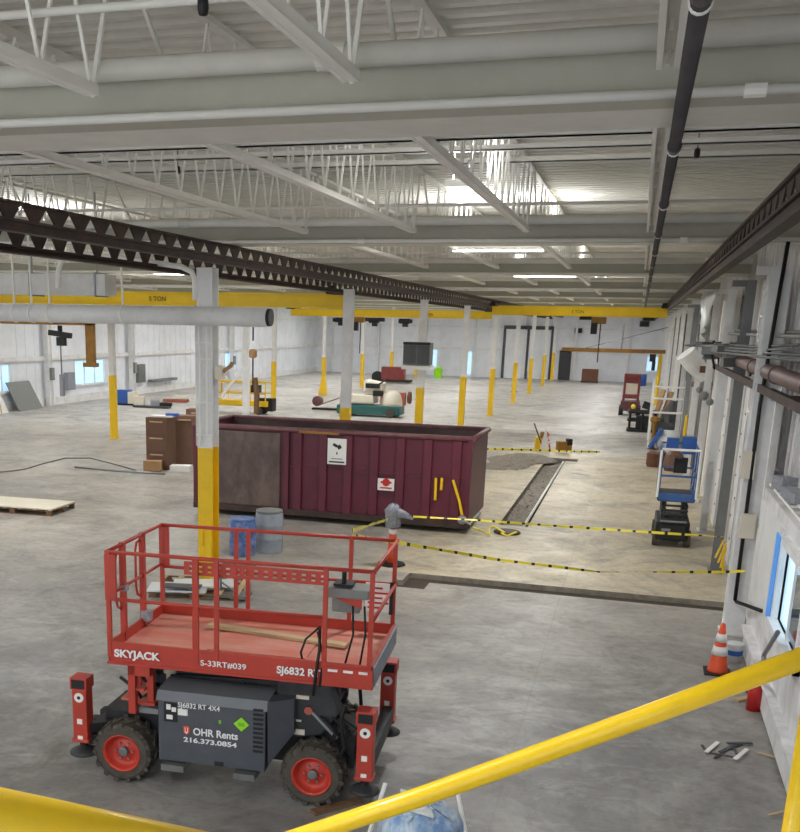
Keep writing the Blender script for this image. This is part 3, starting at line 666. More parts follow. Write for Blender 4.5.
# platform
W_,V_=2.875,1.585
MB().box(0,W_,.03,V_-.03,1.5,1.545).build('deck','deck_red',L)
MB().box(1.0,2.1,.35,1.0,1.545,1.56).build('deck_overlay','deck_red',L)
m=MB().box(0,W_,0,.03,1.42,1.66).box(0,W_,V_-.03,V_,1.42,1.66).box(0,.03,0,V_,1.42,1.66).box(W_-.03,W_,0,V_,1.42,1.66)
m.box(-.01,W_+.01,-.015,.04,1.41,1.44).box(2.36,W_+.01,-.02,.0,1.42,1.62)
m.build('toe_board','lift_red',L,bevel=.004)
MB().box(2.42,2.52,-.03,-.02,1.575,1.6).box(2.58,2.68,-.03,-.02,1.575,1.6).box(2.74,2.83,-.03,-.02,1.575,1.6).each('reflector','paper',L)
MB().box(W_+.0,W_+.02,.04,V_-.04,1.43,1.64).build('end_plate','rag',L)
def post(u,v,z0=1.5,z1=2.64,w=.045): return MB().box(u-w/2,u+w/2,v-w/2,v+w/2,z0,z1).build('post','lift_red',L)
for u in (.02,1.0,1.22,2.37,2.84): post(u,.015)
for u in (.02,.95,1.1,2.33,2.84): post(u,V_-.015)
rr=.021
m=MB().tube([(0,.015,2.64),(W_,.015,2.64)],rr,10).tube([(0,.015,2.13),(2.37,.015,2.13)],rr*.9,10);m.build('front_rail','lift_red',L,smooth=True)
MB().tube([(0,V_-.015,2.64),(W_,V_-.015,2.64)],rr,10).tube([(0,V_-.015,2.13),(W_,V_-.015,2.13)],rr*.9,10).build('back_rail','lift_red',L,smooth=True)
MB().tube([(W_-.02,0,2.64),(W_-.02,V_,2.64)],rr,10).tube([(W_-.02,0,2.13),(W_-.02,V_,2.13)],rr*.9,10).build('end_rail','lift_red',L,smooth=True)
# inner extension deck rails with punched plate
def punched(v,u0,u1,z):
    m=MB().box(u0,u1,v,v+.02,z+.075,z+.11).box(u0,u1,v,v+.02,z-.03,z)
    u=u0
    while u<u1: m.box(u,min(u+.055,u1),v,v+.02,z,z+.075);u+=.1
    m.build('punched_rail','lift_red',L)
punched(.06,.85,2.37,2.48)
MB().tube([(.95,.08,2.58),(.95,.08,2.62)],.02,8).tube([(.95,.08,2.58),(.95,.08,1.55)],.02,8).build('extension_post','lift_red',L)
# entry gate end
MB().box(-.012,.11,-.005,.02,2.12,2.62).box(-.012,.0,.0,.14,2.14,2.6).build('corner_plate','lift_red',L)
MB().box(-.012,.11,V_-.03,V_,2.12,2.62).build('corner_plate','lift_red',L)
for v in (.42,.98):
    MB().box(-.02,.04,v-.03,v+.03,1.5,2.66).build('gate_post','lift_red',L)
MB().tube([(.01,0,2.64),(.01,V_,2.64)],rr,10).tube([(.01,0,2.16),(.01,V_,2.16)],rr*.9,10).build('gate_rail','lift_red',L,smooth=True)
for v,s in ((.42,-1),(.98,-1)):
    MB().tube([(-.0,v,2.58),(-.02,v+s*.09,2.56),(-.02,v+s*.13,2.48),(-.02,v+s*.13,2.05),(-.02,v+s*.09,1.95),(0,v,1.9)],.014,8).build('grab_handle','lift_red',L,smooth=True)
m=MB().box(-.03,.06,.38,.46,2.12,2.18).box(.0,.1,.92,1.04,1.62,1.74);m.each('gate_latch','rag',L)
# control box and placard
MB().cbox((2.56,.35,2.34),(.44,.3,.1)).cbox((2.5,.45,2.2),(.3,.06,.24)).build('control_box','panel_grey',L,bevel=.015);MB().tube([(2.5,.3,2.4),(2.5,.3,2.55)],.025,8).box(2.4,2.6,.24,.44,2.41,2.43).build('joystick','black',L)
MB().prism([(2.36,.24,2.3),(2.7,.24,2.34),(2.7,.24,2.18)],(0,.02,0)).build('control_bracket','lift_red',L)
pl=MB().box(2.52,2.82,V_-.07,V_-.05,1.8,2.14).build('warning_placard','paper',L)
m=MB()
for k in range(5): m.box(2.55,2.72+.07*(k%2),V_-.075,V_-.07,1.84+k*.058,1.862+k*.058)
m.build('placard_text','red',L)
MB().box(2.8,2.84,V_-.075,V_-.045,1.78,2.16).build('placard_edge','black',L)
m=MB().tube([(2.3,.1,2.0),(2.15,.12,1.85),(2.1,.12,1.7),(2.14,.1,1.56)],.012,6).tube([(2.3,.1,2.0),(2.33,-.03,1.8),(2.3,-.04,1.55),(2.28,-.04,1.3)],.016,6).tube([(2.6,.3,2.2),(2.62,.25,1.9),(2.55,.2,1.57)],.012,6).tube([(2.72,.3,2.2),(2.74,.3,1.9),(2.7,.25,1.57)],.012,6).tube([(2.3,.0,1.98),(2.36,.02,1.7),(2.34,-.03,1.4)],.012,6)
m.each('cable','black',L,smooth=True)
# lettering
R=(PI/2,0,0)
text('SKYJACK',.115,'text_white',L,(.08,-.018,1.505),R,width=.52,bold=.004)
text('S-33RT#039',.085,'text_white',L,(1.05,-.018,1.5),R,width=.5,bold=.0012)
text('SJ6832 RT',.11,'text_white',L,(1.88,-.018,1.5),R,width=.46,bold=.003)
text('SJ6832 RT 4X4',.08,'text_white',L,(.79,-.01,1.0),R,width=.47,bold=.001)
text('OHR Rents',.115,'text_white',L,(.96,-.01,.7),R,width=.5,bold=.0025)
text('216.373.0854',.075,'text_white',L,(.85,-.01,.61),R,width=.6,bold=.002)
MB().prism([(.85,-.01,.79),(.92,-.01,.79),(.92,-.01,.72),(.885,-.01,.69),(.85,-.01,.72)],(0,.008,0)).build('emblem','orange',L)
MB().prism([(.868,-.014,.775),(.875,-.014,.775),(.875,-.014,.73),(.885,-.014,.72),(.895,-.014,.73),(.895,-.014,.775),(.902,-.014,.775),(.902,-.014,.72),(.885,-.014,.705),(.868,-.014,.72)],(0,.005,0)).build('emblem_mark','text_white',L)
MB().prism([(1.5,-.012,.96),(1.585,-.012,.88),(1.5,-.012,.8),(1.415,-.012,.88)],(0,.01,0)).build('hazard_diamond','lime',L);MB().box(1.465,1.535,-.016,-.01,.86,.9).box(1.25,1.275,-.01,0,.86,.9).build('diamond_mark','green',L)
# plank lying on deck
MB().cbox((1.65,.75,1.585),(2.0,.1,.04),-.12).build('plank','wood',None) if False else None
pw=L.matrix_basis
def lw(u,v,z): return Matrix.Translation(L.location)@Matrix.Rotation(TH,4,'Z')@Vector((u,v,z))
m=MB().bar(lw(.75,1.15,1.58),lw(2.45,.85,1.58),.12,.035);tag(m.build('plank','wood'),'pale wooden plank lying on the red lift platform','plank')
# ================================================================ CONES, DRUMS, PALLETS
def cone(p,h,r,label,tall=False):
    t=T('traffic_cone',label,'traffic cone',p)
    if tall:
        MB().lathe([(.3,0),(.3,.04),(.18,.06),(.02,.06)],n=8).build('base','black',t)
        MB().lathe([(.12,.05),(.1,.3),(.06,h-.05),(.03,h)],n=20).build('body','orange',t,smooth=True)
        MB().lathe([(.1,h*.62),(.086,h*.72)],n=20).lathe([(.088,h*.8),(.07,h*.9)],n=20).each('reflective_band','paper',t,smooth=True)
    else:
        MB().box(-r,r,-r,r,0,.03).build('base','black',t)
        MB().lathe([(r*.8,.03),(r*.75,.06),(.035,h-.02),(.02,h)],n=24).build('body','orange',t,smooth=True)
        k=lambda z:(r*.75+.012)+(.035-r*.75)*((z-.06)/(h-.08))
        MB().lathe([(k(h*.38),h*.38),(k(h*.55),h*.55)],n=24).lathe([(k(h*.64),h*.64),(k(h*.8),h*.8)],n=24).build('reflective_band','paper',t,smooth=True)
    return t
c1=Vector((-4.62,20.75,0));cone(c1,1.1,.2,'tall orange delineator cone draped with a grey rag',True)
# rag
m=MB();random.seed(3)
m.lathe([(.02,.3),(.12,.26),(.17,.15),(.14,.0),(.17,-.18),(.02,-.22)],c1+Vector((-.02,0,1.02)),14).tube([c1+Vector((.05,0,1.15)),c1+Vector((.25,-.03,1.1)),c1+Vector((.42,-.02,1.05))],[.13,.08,.02],8)
for i,v in enumerate(m.v): v.x+=random.uniform(-.03,.03);v.y+=random.uniform(-.03,.03);v.z+=random.uniform(-.03,.03)
tag(m.build('rag','rag',smooth=True),'grey crumpled rag draped over the tall orange cone','rag')
cone(Vector((1.6,15.72,0)),.78,.19,'orange and white traffic cone by the right wall')
cone(G(547,451),.75,.2,'orange cone at the far end of the long floor trench')
cone(G(514,392),.75,.25,'small red cone beside the far central columns')
MB_=MB
o=T('fire_extinguisher','red cylinder standing under the yellow guard rail by the wall','cylinder',(1.97,14.25,0));MB().lathe([(.1,0),(.1,.38),(.05,.44),(.03,.5)],n=18).build('body','red',o,smooth=True);MB().tube([(0,0,.48),(.04,0,.55)],.02,8).build('valve','black',o)
o=T('bucket','small white and blue bucket behind the near traffic cone','bucket',(1.88,16.4,0));MB().lathe([(.11,0),(.13,.28),(.14,.3),(.12,.3)],n=18).build('body','white_sheet',o,smooth=True);MB().lathe([(.125,.12),(.13,.2)],n=18).build('band','blue',o)
def drum(p,label,mt,r=.3,h=.9):
    t=T('drum',label,'drum',p)
    MB().lathe([(r*.93,0),(r,.04),(r,h*.33),(r*1.03,h*.35),(r,h*.37),(r,h*.66),(r*1.03,h*.68),(r,h*.7),(r,h*.93),(r*.9,h)],n=28).build('body',mt,t,smooth=True)
    MB().lathe([(r*.95,h-.02),(r*.97,h+.03),(r*.85,h+.03)],n=28).build('lid','blue_drum' if mt=='blue_drum' else 'panel_grey',t,smooth=True);return t
drum(Vector((-7.93,20.4,0)),'blue plastic drum beside the near column','blue_drum',.29,.8)
drum(Vector((-7.5,20.95,0)),'pale see-through plastic drum next to the blue drum','clear_drum',.31,.92)
o=T('hand_cart','grey bent metal cart handle standing behind the red lift','cart',(-6.75,16.9,0))
MB().tube([(-.25,0,.1),(-.25,0,.62),(-.2,0,.66),(.42,.1,.66)],.022,8).tube([(-.25,0,.3),(.1,0,.1)],.018,8).build('handle','grey_steel',o);MB().cbox((0,0,.08),(.6,.4,.05)).build('base','grey_steel',o)
def pallet(c,rz,w,dp,label,h=.13):
    t=T('pallet',label,'pallet',c,rz)
    m=MB()
    for k in range(6): x=-w/2+.05+k*(w-.1)/5;m.box(x-.05,x+.05,-dp/2,dp/2,h-.02,h)
    m.each('deck_board','wood',t)
    m=MB()
    for y in (-dp/2+.03,0,dp/2-.03):
        m.box(-w/2,w/2,y-.03,y+.03,h-.04,h-.02).box(-w/2,w/2,y-.03,y+.03,0,.02)
        for x in (-w/2+.08,0,w/2-.08): m.box(x-.07,x+.07,y-.03,y+.03,.02,h-.04)
    m.build('stringer','wood_dark',t)
    return t
pallet(Vector((-7.55,17.2,0)),math.radians(12),1.7,1.3,'wooden pallet at the foot of the near column')
for k,(dx,dyy,rz,w,dp,z) in enumerate(((-.25,-.15,.2,1.1,.8,.135),(.15,.2,.28,1.2,.7,.17),(-.1,-.3,.1,.7,.35,.21))):
    tag(MB().cbox((-7.55+dx,16.9+dyy,z+.014),(w,dp*.8,.028),rz+.1).build('panel_sheet','white_sheet' if k!=2 else 'sign_dark'),('white sheet of panel lying on the pallet by the near column','pale upper sheet of panel on the pallet by the near column','small dark sheet on top of the pallet by the near column')[k],'panel')
pl=pallet(Vector((-15.3,23.2,0)),math.radians(3),2.3,1.3,'pallet with a pale board top alone at the left edge',.16)
MB().box(-1.15,1.15,-.65,.65,.16,.19).build('board','cream',pl)
# ================================================================ CABINETS
def cabinet(c,w,dp,h,rz,label,drawers):
    t=T('filing_cabinet',label,'cabinet',c,rz);MB().box(-w/2,w/2,0,dp,0,h).build('body','cab_brown',t,bevel=.01)
    n=drawers
    for k in range(n):
        z0=.06+k*(h-.1)/n;f=MB().box(-w/2+.02,w/2-.02,-.02,0,z0,z0+(h-.1)/n-.02).build('drawer' if n>1 else 'door','cab_brown',t,bevel=.008)
        MB().box(-w*.3,w*.3,-.04,-.02,z0+(h-.1)/n-.12,z0+(h-.1)/n-.08).build('handle','wood',f)
        for_=None
    return t
cabinet(Vector((-15.42,31.5,0)),.8,.7,1.78,.0,'brown steel filing cabinet with drawers, left one of the group',3)
cabinet(Vector((-15.0,32.9,0)),.75,.6,1.75,.25,'brown steel cabinet turned sideways beside the filing cabinet',1)
c=cabinet(Vector((-15.6,35.6,0)),1.1,.6,1.75,.1,'wide brown steel cabinet behind the others with a paper notice',1);MB().box(-.35,-.05,-.03,-.021,1.25,1.55).build('notice','paper',c)
o=MB().cbox((-15.3,31.75,1.82),(.8,.4,.05),.1);tag(o.build('paper_stack','paper'),'white papers lying on top of the brown filing cabinet','paper')
tag(MB().cbox((-15.0,31.9,1.87),(.45,.3,.1),.4).build('binder','blue'),'blue binder on top of the brown filing cabinet','binder')
tag(MB().cbox((-15.35,31.05,.2),(.6,.35,.35),.3).build('cardboard_box','kraft'),'small torn carton at the foot of the filing cabinet','box')
tag(MB().cbox((-14.55,31.6,.1),(.7,.45,.2),.2).build('box','paper'),'low white box on the floor right of the filing cabinet','box')
# floor pipe and hose
tag(MB().tube([G(75,467,.03),G(120,471,.03),G(165,474,.03)],.04,8).build('loose_pipe','galv',smooth=True),'long thin grey pipe lying on the floor by the brown cabinets','pipe')
tag(MB().tube([G(0,472,.02),G(12,471,.02),G(25,469,.02),G(45,463,.02),G(65,458,.02),G(90,458,.02),G(110,463,.02),G(135,470,.02)],.025,6).build('hose','grey_steel',smooth=True),'thin dark hose curving over the floor at the left','hose')
# goods on floor at left
def heap(p,items,name,label,cat):
    t=T(name,label,cat,p)
    for k,(nm,mt,c_,d_,rz) in enumerate(items): MB().cbox(c_,d_,rz).build(nm,mt,t,bevel=.02)
    return t
heap(G(128,405),[('base','black',(0,0,.06),(1.6,.8,.1),0),('body','blue',(-.2,0,.5),(.8,.5,.8),.2),('bag','cream',(.35,0,.45),(.5,.5,.7),.1)],'tool_cart','blue and cream tool cart by the left slim column','tool cart')
heap(G(152,408),[('base','sign_dark',(0,0,.08),(2.2,.6,.12),0.05),('motor','cream',(-.8,0,.4),(.6,.5,.5),.2),('pump','rag',(.2,0,.3),(.5,.4,.35),.6),('bracket','black',(.9,0,.25),(.7,.3,.2),.2)],'machine_parts','row of grey and cream machine parts on the floor','machinery')
heap(G(176,402),[('base','salmon',(0,0,.1),(1.6,.5,.15),.1),('board','cream',(.4,0,.3),(.9,.4,.2),0.3)],'material_pile','low pile of reddish and cream material on the floor','pile')
# leaning panels at left wall
def lean(xa,ya,w,h,mt,label,name='sheet_metal'):
    p=atX(xa,ya,XL+.7);tag(MB().prism([(XL+.75,p.y,0.0),(XL+.72,p.y+w,0.0),(XL+.2,p.y+w*.8,h),(XL+.2,p.y-w*.15,h)],(.05,0,0)).build(name,mt),label,'panel')
lean(18,409,2.4,1.55,'panel_grey','grey sheet panel leaning on the left wall')
lean(-4,418,1.1,1.35,'paper','white panel leaning under the window at the left edge')
lean(0,418,.25,1.5,'wood','narrow wooden board leaning at the left edge','leaning_board')
for px,lb in ((50,'between the two left windows'),(133,'right of the second left window'),(232,'far along the left wall')):
    d_=ray(px,400);Yc=(XL+.35)*d_.y/d_.x
    t=T('wall_post','white steel post on the left wall %s'%lb,'column',(XL+.35,Yc,0));MB().box(-.15,.15,-.2,-.17,0,7).box(-.15,.15,.17,.2,0,7).box(-.02,.02,-.17,.17,0,7).build('shaft','white_paint',t);MB().box(.15,.3,-.15,.15,1.5,2.2).build('junction_box','panel_grey',t)
for xa,ya,xb,yb,lb,mt in ((66,371,74,400,'grey wall cabinet left of the double window','rag'),(136,363,144,388,'tall dark electrical panel on the left wall','grey_steel')):
    p=atX(xa,ya,XL+.2);q=atX(xb,yb,XL+.2);t=T('wall_panel',lb,'electrical panel',(XL+.1,p.y,.8));MB().box(-.1,.25,0,q.y-p.y,0,p.z-.9).build('box',mt,t,bevel=.02);MB().box(.25,.27,.05,q.y-p.y-.05,.05,p.z-.98).build('door',mt,t)
p=atX(150,381,XL+.3);q=atX(175,377,XL+.3);tag(MB().box(XL+.13,XL+.5,p.y,q.y,p.z-.1,p.z+.08).build('wall_heater','grey_steel'),'long grey baseboard heater mounted on the left wall','heater')
# ================================================================ MACHINES IN THE LEFT AISLE
yl=T('yellow_platform_lift','yellow work platform with rails parked beyond the dumpster','lift',G(235,413));
MB().box(-1.9,2.1,-.5,.5,.45,.75).build('platform','yellow',yl,bevel=.02)
m=MB()
for z in (1.15,1.75):
    m.tube([(-1.9,-.5,z),(2.0,-.5,z)],.035,6).tube([(-1.9,.5,z),(2.0,.5,z)],.035,6)
for x in (-1.9,-.6,.7,2.0): m.tube([(x,-.5,.7),(x,-.5,1.75)],.035,6).tube([(x,.5,.7),(x,.5,1.75)],.035,6)
m.build('guard_rail','yellow',yl);MB().cbox((1.9,0,.55),(.9,.6,.7)).cbox((1.3,-.1,1.4),(.5,.4,.4)).build('drive_unit','black',yl)
m=MB()
for x in (-1.5,1.6):
    for y in (-.42,.42): m.lathe([(.22,-.1),(.22,.1)],(x,y,.22),16,'Y')
m.each('wheel','rubber',yl)
MB().cbox((-1.2,0,1.2),(.6,.5,.9)).build('operator_seat','cream',yl)
gm=T('floor_machine','teal and cream ride-on floor machine beyond the dumpster','machine',G(372,416));
MB().box(-1.9,1.7,-.7,.7,.12,.62).build('chassis','teal',gm,bevel=.06);MB().cbox((-.8,0,.95),(2.0,1.1,.5)).cbox((.1,0,1.6),(1.1,.9,.7),0,(.15,'Y')).build('body','cream',gm,bevel=.08)
MB().lathe([(.6,0),(.62,.3),(.5,.75),(.2,.95)],(1.1,0,.5),14).build('tank','cream',gm,smooth=True);MB().cbox((.1,-.3,1.7),(.8,.5,.25)).cbox((.4,-.4,1.3),(.5,.4,.3)).tube([(.3,-.5,1.7),(.9,-.4,2.1)],.05,6).build('seat','black',gm)
m=MB();[m.lathe([(.25,-.1),(.25,.1)],(x,y,.25),14,'Y') for x in (-1.3,1.2) for y in (-.68,.68)];m.each('wheel','rubber',gm)
tr=heap(G(393,405),[('body','salmon',(0,0,.4),(1.6,.7,.8),.1)],'tank_cart','low salmon coloured tank lying beside the teal machine','tank');MB().lathe([(.3,0),(.38,.02),(.38,.2)],(.95,0,.5),12,'X').build('end_cap','stain_brown',tr)
pj=heap(G(332,410),[('base','black',(0,0,.06),(2.4,.5,.1),.1)],'pallet_jack','red headed pallet jack left of the teal machine','pallet jack');MB().lathe([(.1,-.25),(.3,-.2),(.3,.2),(.1,.25)],(-.9,0,.5),12,'Y').build('motor','maroon_rim',pj);MB().bar((-.7,0,.3),(.9,0,.9),.08).tube([(.5,0,.3),(.6,0,2.0)],.05,6).build('frame','galv',pj)
bx=heap(G(392,383),[('crate','dark_red',(.1,0,.85),(2.0,1.0,1.1),0)],'stacked_crate','dark red crate with black cart in front of the far wall','crate')
MB().lathe([(.5,-.2),(.5,.2)],(-1.3,-.2,.5),14,'Y').build('wheel','black',bx);MB().cbox((.4,0,.2),(2.6,1.2,.2)).build('skid','black',bx)
o=T('waste_bin','lime green bin far down the hall','bin',(0,0,0));o.location=G(438,378);MB().lathe([(.35,0),(.45,.7),(.45,.8),(.2,.95),(.15,1.15)],n=14).build('body','lime',o)
# things by far wall
o=T('shipping_crate','dark brown crate standing against the far wall','crate',(0,0,0));p=atY(590,375,103);o.location=(p.x,103,0);MB().box(-.75,.75,-.5,.5,.1,1.25).build('body','stain_brown',o);MB().box(-.8,.8,-.5,.5,0,.1).build('skid','black',o)
o=T('barrel','blue barrel by the far wall under the jib crane','barrel',(0,0,0));p=atY(641,377,100);o.location=(p.x,100,0);MB().lathe([(.5,0),(.52,.5),(.5,1.05)],n=16).build('body','blue',o,smooth=True)
for x0,y0,x1,y1,lb in ((580,313,592,320,'left high dark vent on far wall'),(575,328,582,333,'small dark sign on far wall'),(643,315,655,321,'right high dark vent on far wall'),(640,321,649,327,'lower right dark vent on far wall')):
    p=atY(x0,y0,YF-.05);q=atY(x1,y1,YF-.05);t=T('wall_vent',lb,'vent',((p.x+q.x)/2,YF-.12,q.z));w=(q.x-p.x)/2;h=p.z-q.z;MB().box(-w,w,-.1,.07,0,h).build('frame','sign_dark',t);MB().box(-w*.8,w*.8,-.12,-.1,h*.15,h*.85).build('louver','black',t)
# ================================================================ BLUE LIFT BY THE RIGHT WALL
bl=T('scissor_lift','narrow blue and white scissor lift parked by the right wall','scissor lift',(1.17,25.0,0),0)
MB().box(-.38,.38,.1,1.75,.16,.6).box(-.3,.3,.02,.15,.2,.55).build('chassis','black',bl,bevel=.02)
for x in (-.36,.36):
    for y in (.3,1.5): MB().lathe([(.12,-.07),(.2,-.065),(.2,.065),(.12,.07)],(x,y,.2),18,'X').build('wheel','rubber',bl)
m=MB()
for k in range(4):
    z=.64+k*.11
    for x in (-.27,.27): m.bar((x,.15,z),(x,1.7,z+.05),.04,.07);m.bar((x*.8,.15,z+.05),(x*.8,1.7,z),.04,.07)
    m.tube([(-.3,.16,z+.02),(.3,.16,z+.02)],.025,8)
m.build('scissor_stack','lift_dark',bl)
MB().box(-.4,.4,.05,1.8,1.1,1.16).build('deck','lift_dark',bl)
MB().box(-.42,.42,.03,.06,1.12,1.3).box(-.42,-.39,.03,1.8,1.12,1.3).box(.39,.42,.03,1.8,1.12,1.3).build('toe_board','lift_blue',bl)
m=MB()
for x in (-.4,.4):
    for y in (.05,.9,1.8): m.tube([(x,y,1.14),(x,y,2.3)],.022,8)
for z in (1.7,2.3):
    m.tube([(-.4,.05,z),(-.4,1.8,z)],.022,8).tube([(.4,.05,z),(.4,1.8,z)],.022,8).tube([(-.4,1.8,z),(.4,1.8,z)],.022,8)
m.box(-.4,.4,.03,.07,1.68,1.73)
m.build('guard_rail','lift_blue',bl,smooth=False)
MB().tube([(-.42,.05,2.32),(.42,.05,2.32)],.03,8).tube([(-.43,.02,1.2),(-.43,.02,2.3)],.028,8).tube([(.43,.02,1.2),(.43,.02,2.3)],.028,8).build('gate','steel_white',bl)
MB().box(-.12,.18,.3,.5,1.75,2.1).build('control_box','black',bl);MB().box(.05,.38,1.2,1.6,2.1,2.5).box(-.3,-.02,1.3,1.6,2.2,2.45).each('tool_tray','blue',bl)
MB().box(-.3,.3,.0,.03,.62,.66).box(-.25,-.05,.0,.02,.4,.46).build('step','galv',bl)
# ================================================================ RED BOOM LIFT AND CLUTTER DOWN THE RIGHT WALL
rl=T('boom_lift','red machine with a pale framed panel standing far down by the right wall','lift',G(629,415))
MB().box(-.55,.55,-.5,.9,.25,.85).build('chassis','maroon_rim',rl,bevel=.04)
for x in (-.5,.5):
    for y in (-.3,.7): MB().lathe([(.28,-.12),(.28,.12)],(x,y,.28),16,'X').build('wheel','black',rl)
MB().box(-.48,-.34,-.3,-.1,.8,2.3).box(.34,.48,-.3,-.1,.8,2.3).box(-.48,.48,-.3,-.1,2.2,2.45).box(-.48,.48,-.32,-.1,1.0,1.25).box(-.4,.4,-.25,-.15,1.9,2.2).build('mast_frame','dark_red',rl,bevel=.03)
MB().box(-.33,.33,-.24,-.18,1.28,1.88).build('panel','cream',rl);MB().lathe([(.0,-.1),(.14,0),(.14,.1)],(.2,-.55,.55),14,'Y').build('lamp','tape_yellow',rl)
bm_=T('black_machine_frame','black tubular machine frame on the floor beside the red machine','machine',G(641,432))
m=MB();
for z in (.1,.6,1.0):
    m.tube([(-.65,-.4,z),(.65,-.4,z),(.7,.5,z),(-.7,.5,z),(-.65,-.4,z)],.07,8)
for x in (-.6,0,.6): m.tube([(x,-.4,.1),(x,-.4,1.0)],.06,8)
m.build('frame','black',bm_);MB().cbox((0,.1,.5),(.6,.5,.6)).cbox((.2,.2,1.3),(.5,.2,.35),0,(.3,'Y')).build('engine','lift_dark',bm_)
# rolled goods leaning
o=T('leaning_boards','tan boards leaning upright in the clutter by the right wall','boards',G(655,432));MB().bar((-.2,0,0.05),(.2,.3,2.1),.3,.08).bar((.1,0,0.05),(.6,.3,2.0),.35,.08).build('board','kraft',o)
o=T('bundle','dark wrapped bundle standing behind the blue lift','bundle',G(667,433));MB().tube([(0,0,0),(0,.05,.9),(.15,.1,1.6)],[.4,.35,.15],10).cbox((-.2,-.1,.3),(.9,.5,.5)).build('body','sign_dark',o)
o=T('stand_post','olive yellow post stand in the clutter by the right wall','post',G(652,449));MB().lathe([(.2,0),(.2,.04),(.07,.06),(.09,1.1),(.2,1.2),(.2,1.35),(.05,1.4)],n=10).build('post','rust_yellow',o)
o=T('white_tank','white and blue round tank lying by the right wall','tank',Vector((1.55,46.5,0)));MB().lathe([(.1,-.5),(.42,-.4),(.42,.4),(.1,.5)],(0,0,.43),18,'X').build('tank','white_sheet',o,smooth=True);MB().cbox((-.5,-.3,.5),(.15,.4,.9),0,(.5,'Y')).build('strap','blue',o)
o=T('wall_drum','brown round box on the floor just past the blue lift','box',Vector((1.05,40.5,0)));MB().lathe([(.35,0),(.38,.1),(.38,.5),(.3,.55)],n=14).build('body','stain_brown',o)
o=T('brown_bag','brown bag on the floor between the round box and wall','bag',Vector((1.6,39.5,0)));MB().lathe([(.3,0),(.38,.2),(.3,.6),(.08,.8)],n=9).build('body','cab_brown',o)
o=T('yellow_hose_reel','yellow coiled hose hanging low on the right wall','hose',Vector((1.95,41.0,0)));
m=MB();[m.tube([(0,.25*math.sin(a*PI/6)*(1),1.0+(.8+.05*k)*math.cos(a*PI/6)) for a in range(13)],.05,6,cap=False) for k in range(3)];m.build('coil','yellow',o)
# rack of pipes
o=T('pipe_rack','white tubular rack standing against the right wall','rack',Vector((1.4,47.5,0)));m=MB()
for z in (1.5,2.1,2.6): m.tube([(-.6,0,z),(.7,0,z)],.05,6).tube([(-.6,.0,z),(-.6,3,z)],.05,6)
for x in (-.6,.7): m.tube([(x,0,0),(x,0,2.9)],.05,6).tube([(x,3,0),(x,3,2.9)],.05,6)
m.build('frame','steel_white',o)
# ================================================================ RIGHT WALL FIXTURES
bp=T('brown_pipe_run','brown pipe on a dark steel channel running along the right wall','pipe',(2.0,14,4.2))
MB().tube([(1.98,5,4.33),(1.98,28.8,4.46)],.12,14).build('pipe','brown_pipe',bp,world=True,smooth=True)
MB().box(1.9,2.1,5,28.8,4.08,4.14).box(1.86,1.9,5,28.8,4.08,4.2).build('channel','brown_steel',bp,world=True)
m=MB();[m.tube([(1.98,y,4.33+.0055*(y-5)),(1.98,y+.06,4.33+.0055*(y-5))],.14,14) for y in (7,10.2,13.4,16.6,19.8,23,26.2)];m.each('coupling','brown_pipe',bp,world=True)
m=MB();[m.box(2.0,2.6,y,y+.06,4.0,4.08) for y in (8,12.5,17,21.5,26)];m.each('bracket','brown_steel',bp,world=True)
wl=T('upper_shelf','grey cable shelf running along the right wall above the brown pipe','shelf',(2.2,14,4.6))
MB().box(2.1,2.58,7,27,4.62,4.68).tube([(2.05,5,4.95),(2.05,27.5,4.95)],.03,8).tube([(2.2,5,5.0),(2.2,27.5,5.02)],.03,8).build('tray','panel_grey',wl,world=True)
bc=T('black_conduit','black conduit running down the nearest right wall column','conduit',(1.9,17.8,0))
P=[atY(790,232,17.82),atY(760,405,17.82),atY(735,600,17.82)];MB().tube([P[0],P[1],P[2],P[2]+Vector((.03,0,-.03)),atX(762,611,2.08)],.03,8).build('pipe','black',bc,world=True,smooth=True)
MB().cbox(atY(748,465,17.85),(.2,.1,.45)).build('bracket','cream',bc,world=True)
eb=T('switch_box','beige electrical box on the near right wall column','electrical box',tuple(atY(746,535,17.75)))
MB().box(-.12,.12,-.08,.05,-.05,.35).build('body','cream',eb,bevel=.01);MB().tube([(.15,0,.2),(.2,0,.1),(.2,0,-1.1)],.02,8).build('conduit','steel_white',eb)
# sign cabinets along the wall ledge (wire mesh tray)
tr_=T('ledge_tray','white steel cable tray lying on the ledge of the right wall','tray',(2.2,12,2.62));m=MB()
for x in (2.16,2.3,2.42): m.tube([(x,6,2.7),(x,17.2,2.7)],.02,6)
y=6.2
while y<17: m.bar((2.16,y,2.68),(2.42,y,2.68),.03);y+=.5
m.build('frame','steel_white',tr_,world=True);MB().cbox((2.3,15.6,2.78),(.2,.8,.14),.1).cbox((2.28,16.6,2.8),(.24,.3,.22),.4).build('fitting','rag',tr_,world=True)
